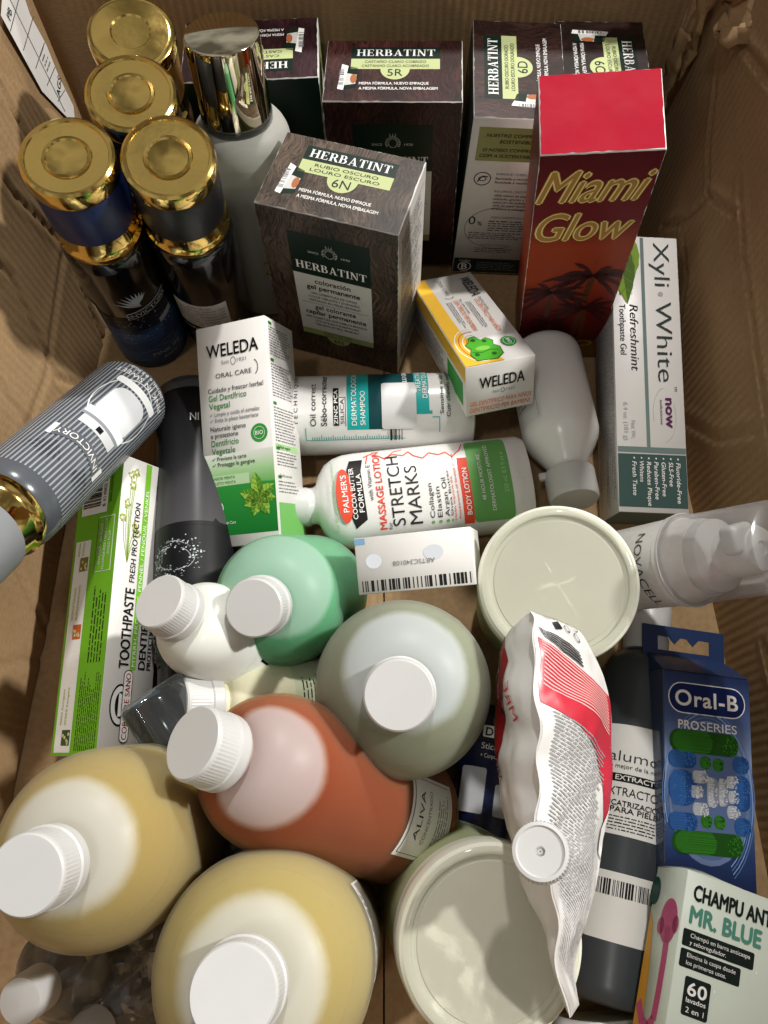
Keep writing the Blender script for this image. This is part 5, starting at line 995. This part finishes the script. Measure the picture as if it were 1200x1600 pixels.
p0 = p.f; p.f = lambda u, v, h: p0(.2+(u-.0)*.76, 8.4-(8.4-v)*.76, h)
p.text('CHAMPU ANTI', .35, 6.75, .95, DG, 5.6, bold=.05); 
p.text('MR. BLUE', .3, 5.35, 1.05, SG, 4.9, bold=.06)
p.rect(.0, 3.95, 4.9, 4.95, DG, 'text_bar', 1, r=.12); p.rect(.0, 2.75, 4.1, 3.8, DG, 'text_bar', 1, r=.12)
p.text('Champ\u00fa en barra anticaspa', .5, 4.52, .26, WHITE, 4.1); p.text('y seboregulador.', .5, 4.12, .26, WHITE, 2.5); p.text('Elimina la caspa desde', .45, 3.38, .26, WHITE, 3.3); p.text('los primeros usos.', .45, 2.95, .26, WHITE, 2.7)
p.rect(.55, .2, 2.3, 2.35, DG, 'text_bar', 1, r=.15); p.text('60', 1.42, 1.35, .75, WHITE, 1.3, 'C', bold=.04); p.text('lavados', 1.42, .95, .28, WHITE, 1.3, 'C', bold=.02); p.text('2 en 1', 1.42, .4, .32, WHITE, 1.2, 'C'); p.text('CASPA', 6.3, 6.75, .95, DG, 2.6, bold=.05)
for k in range(5): p.oval(random.uniform(.2, 6), random.uniform(.5, 8), .05, .09, WHITE, 'scuff', 1, 7)
p.done()
p = Print(mb, face('left', W, D, H)); PK, OC = ink('#c0567e'), ink('#cf9434')
p.poly([(.05, 6.2), (.45, 5.6), (.8, 3.6), (1.0, .1), (.05, .1)], OC, 'ochre_shape', 1)
p.line([(2.05, 5.6), (2.1, 4.2), (2.05, 2.6), (1.95, 1.5), (1.5, 1.05), (.9, 1.2), (.3, 2.0)], .52, PK, 'pink_shape', 2); p.oval(2.0, 5.9, .82, 1.05, PK, 'pink_shape', 2); p.oval(1.3, 5.6, .35, .4, PK, 'pink_shape', 2); p.oval(2.7, 5.8, .3, .4, PK, 'pink_shape', 2); p.oval(.2, 7.2, .5, .7, ink('#0f4034'), 'green_dot', 1); p.done()

# ------------------------------------------------------------------ dark grey lotion bottle, navy stick, blue carton
t = thing('lotion_bottle', 'dark grey lotion bottle with white paper labels lying between pouch and toothbrush pack', 'bottle'); pose(t, (11.9, -7.3, 2.5), (17.5, 15.2, 2.6), (-.05, -.1, 1))
GREYP = M('#3d4145', .34, var=.03, name='slate_plastic')
lathed('bottle_body', [(.3, .05), (1.7, 0), (2.15, .15), (2.35, .6), (2.4, 1.0), (2.4, 17.5)]+arcp(2.4, 17.5, 1.1, 19.4, 8)+[(1.1, 19.8)], GREYP, t, 64); lathed('cap', [(1.1, 19.6), (1.35, 19.6), (1.4, 19.75), (1.4, 22.6), (1.3, 22.85), (.02, 22.9)], WHITE_PLASTIC, t)
p = Print(t, wrap(2.4), .35); p.rect(-2.3, 8.3, 2.3, 14.4, PAPER, 'paper_label', 1); p.rect(-2.3, 3.0, 2.2, 6.4, PAPER, 'barcode_label', 1, r=.2); p.barcode(-1.8, 5.2, 1.9, 6.0, BLACK, 0, 2)
p.rect(.5, 13.2, 1.3, 14.2, BLACK, 'emblem', 2); p.oval(.9, 13.8, .25, .3, PAPER, 'emblem', 3); p.rect(.8, 13.3, 1.0, 13.7, PAPER, 'emblem', 3)
p.text('alumos', -1.9, 12.3, .62, DK, 3.3, bold=-.01); p.text('lo mejor de la natura', -1.9, 11.9, .24, BLACK, 3.4); p.rect(-2.0, 11.15, 2.0, 11.6, BLACK, 'text_bar', 2); p.text('EXTRACTOS', -1.4, 11.25, .28, PAPER, 2.8, bold=.03, layer=4); p.text('EXTRACTO DE', -2.0, 10.4, .48, BLACK, 4.0); p.text('CICATRIZACI\u00d3N Y', -1.9, 9.85, .3, BLACK, 3.8, bold=.03); p.text('PARA PIELES', -1.5, 9.5, .3, BLACK, 2.9, bold=.03); p.fine(-1.9, 8.5, 1.9, 9.35, 4, DK); p.done()
t = thing('stick_case', 'navy blue stick case with two pale stickers lying under the centre bottle', 'stick'); pose(t, (5.55, .9, 1.6), (6.9, 8.2, 1.6), (0, 0, 1))
lathed('case_body', [(.3, 0), (1.5, 0), (1.75, .15), (1.8, .5), (1.8, 5.2), (1.75, 5.35)], M('#161d40', .28, name='navy_plastic'), t, 56, ell=(1, .78)); lathed('case_cap', [(1.7, 5.3), (1.76, 5.35), (1.76, 7.3), (1.5, 7.6), (.02, 7.65)], M('#10142a', .25, name='navy_cap'), t, 56, ell=(1, .78))
p = Print(t, wrap_oval(1.8, 1.4), .3); p.rect(-1.5, 1.2, -.1, 3.8, M('#bfc0c6', .4), 'sticker', 1, r=.15); p.rect(.5, 1.2, 1.6, 3.0, M('#bfc0c6', .4), 'sticker', 1, r=.15); p.rect(-.6, 5.6, .2, 6.3, WHITE, 'badge', 1, r=.1); p.text('D', -.45, 5.7, .5, BLACK, bold=.04); p.text('Stick', -.6, 4.9, .38, WHITE, 1.0); p.text('+ Corporal', -.6, 4.4, .26, WHITE, 1.2); p.done()
bc = carton('flat_carton', 'bright blue flat carton lying under the orange bottle', (-6.9, .6, .1), (0, 0, 29), (4.2, 11.4, 2.0), M('#1c86b8', .35, name='blue_card'), flap=False)
bc.location = Vector((-8.9, 5.3, 1.0))*S
p = Print(bc, face('top', 4.2, 11.4, 2.0)); p.rect(.1, 8.9, 4.1, 9.5, WHITE, 'white_stripe', 1); p.rect(.1, 1.2, 4.1, 3.4, ink('#12506f'), 'dark_stripe', 1); p.done()

# clear blister holding a black tube, squeezed between the big bottles
t = thing('blister_pack', 'clear plastic blister with a black glossy tube inside, between yellow and orange bottles', 'package'); pose(t, (-6.9, .2, 7.4), (-12.4, 7.9, 10.5), (.4, .3, 1))
rbox('clear_blister', (3.2, 2.4, 9.8), clear('blister_plastic', '#eef3f4', .05, .03, .9, .1, 40), t, .35, 3, (0, 0, 4.9)); lathed('black_tube', [(.3, 5.0), (1.05, 5.0), (1.15, 5.15), (1.15, 9.2), (1.0, 9.4), (.7, 9.45), (.6, 9.3), (.02, 9.28)], BLACK_PLASTIC, t, 48); lathed('silver_tube', [(.3, .6), (.85, .6), (.9, .7), (.9, 5.0)], STEEL, t, 40); rbox('backing_card', (2.9, .06, 9.4), M('#2f4a55', .4, name='slate_card'), t, .02, 1, (0, 1.05, 4.9))

# ------------------------------------------------------------------ clear bottles and film in the bottom left corner
def clear_bottle(label, base, top, L, Rr, cap_r):
    t = thing('clear_bottle', label, 'bottle', group='empty clear bottles'); pose(t, base, top)
    lathed('bottle_body', [(.3, 0), (Rr*.85, 0), (Rr, .3), (Rr, L*.62), (Rr*.95, L*.68), (Rr*.6, L*.76), (cap_r*.8, L*.8), (cap_r*.8, L*.86)], CLEAR, t, 56); lathed('white_cap', [(cap_r*.9, L*.82), (cap_r, L*.83), (cap_r, L*.97), (cap_r*.93, L), (cap_r*.6, L+.06), (.02, L+.1)], WHITE_PLASTIC, t, 56); return t
clear_bottle('clear empty bottle with round white cap at the left edge under the yellow bottle', (-14.6, -3.9, 2.5), (-16.0, -6.0, 12.0), 9.4, 2.3, 1.02)
cb = clear_bottle('clear empty bottle wrapped in film at the bottom edge, its cap cut by the frame', (-12.0, -4.0, .8), (-13.9, -8.1, 9.6), 9.8, 2.4, 1.0)
p = Print(cb, wrap(2.4), .35); p.rect(-2.6, 3.0, -1.7, 6.6, PAPER, 'barcode_label', 1); p.barcode(-2.5, 5.4, -1.8, 6.3, BLACK, 90, 2, .07); p.done()
vs, fs = [], []
for i in range(46):
    for j in range(46):
        a, b = i/45, j/45; x, y = -15.5+9.5*a, -9.5+9.5*b; q = Vector((a*6, b*6, 2)); z = 2.4+3.2*abs(noise.noise(q*.5))+1.4*abs(noise.noise(q*1.3))+.7*abs(noise.noise(q*3.1))-1.2*a
        vs.append((x+.8*noise.noise(q), y+.8*noise.noise(q+Vector((5, 1, 0))), max(.2, z)))
for i in range(45):
    for j in range(45): k = i*46+j; fs.append((k, k+1, k+47, k+46))
wr = link_mesh('plastic_wrap', vs, fs, clear('crumpled_wrap', '#f0ebe2', .08, .04, 1.3), None, True, 25); tag(wr, 'crumpled clear plastic wrap lying between the two yellow bottles at the bottom', 'plastic wrap')
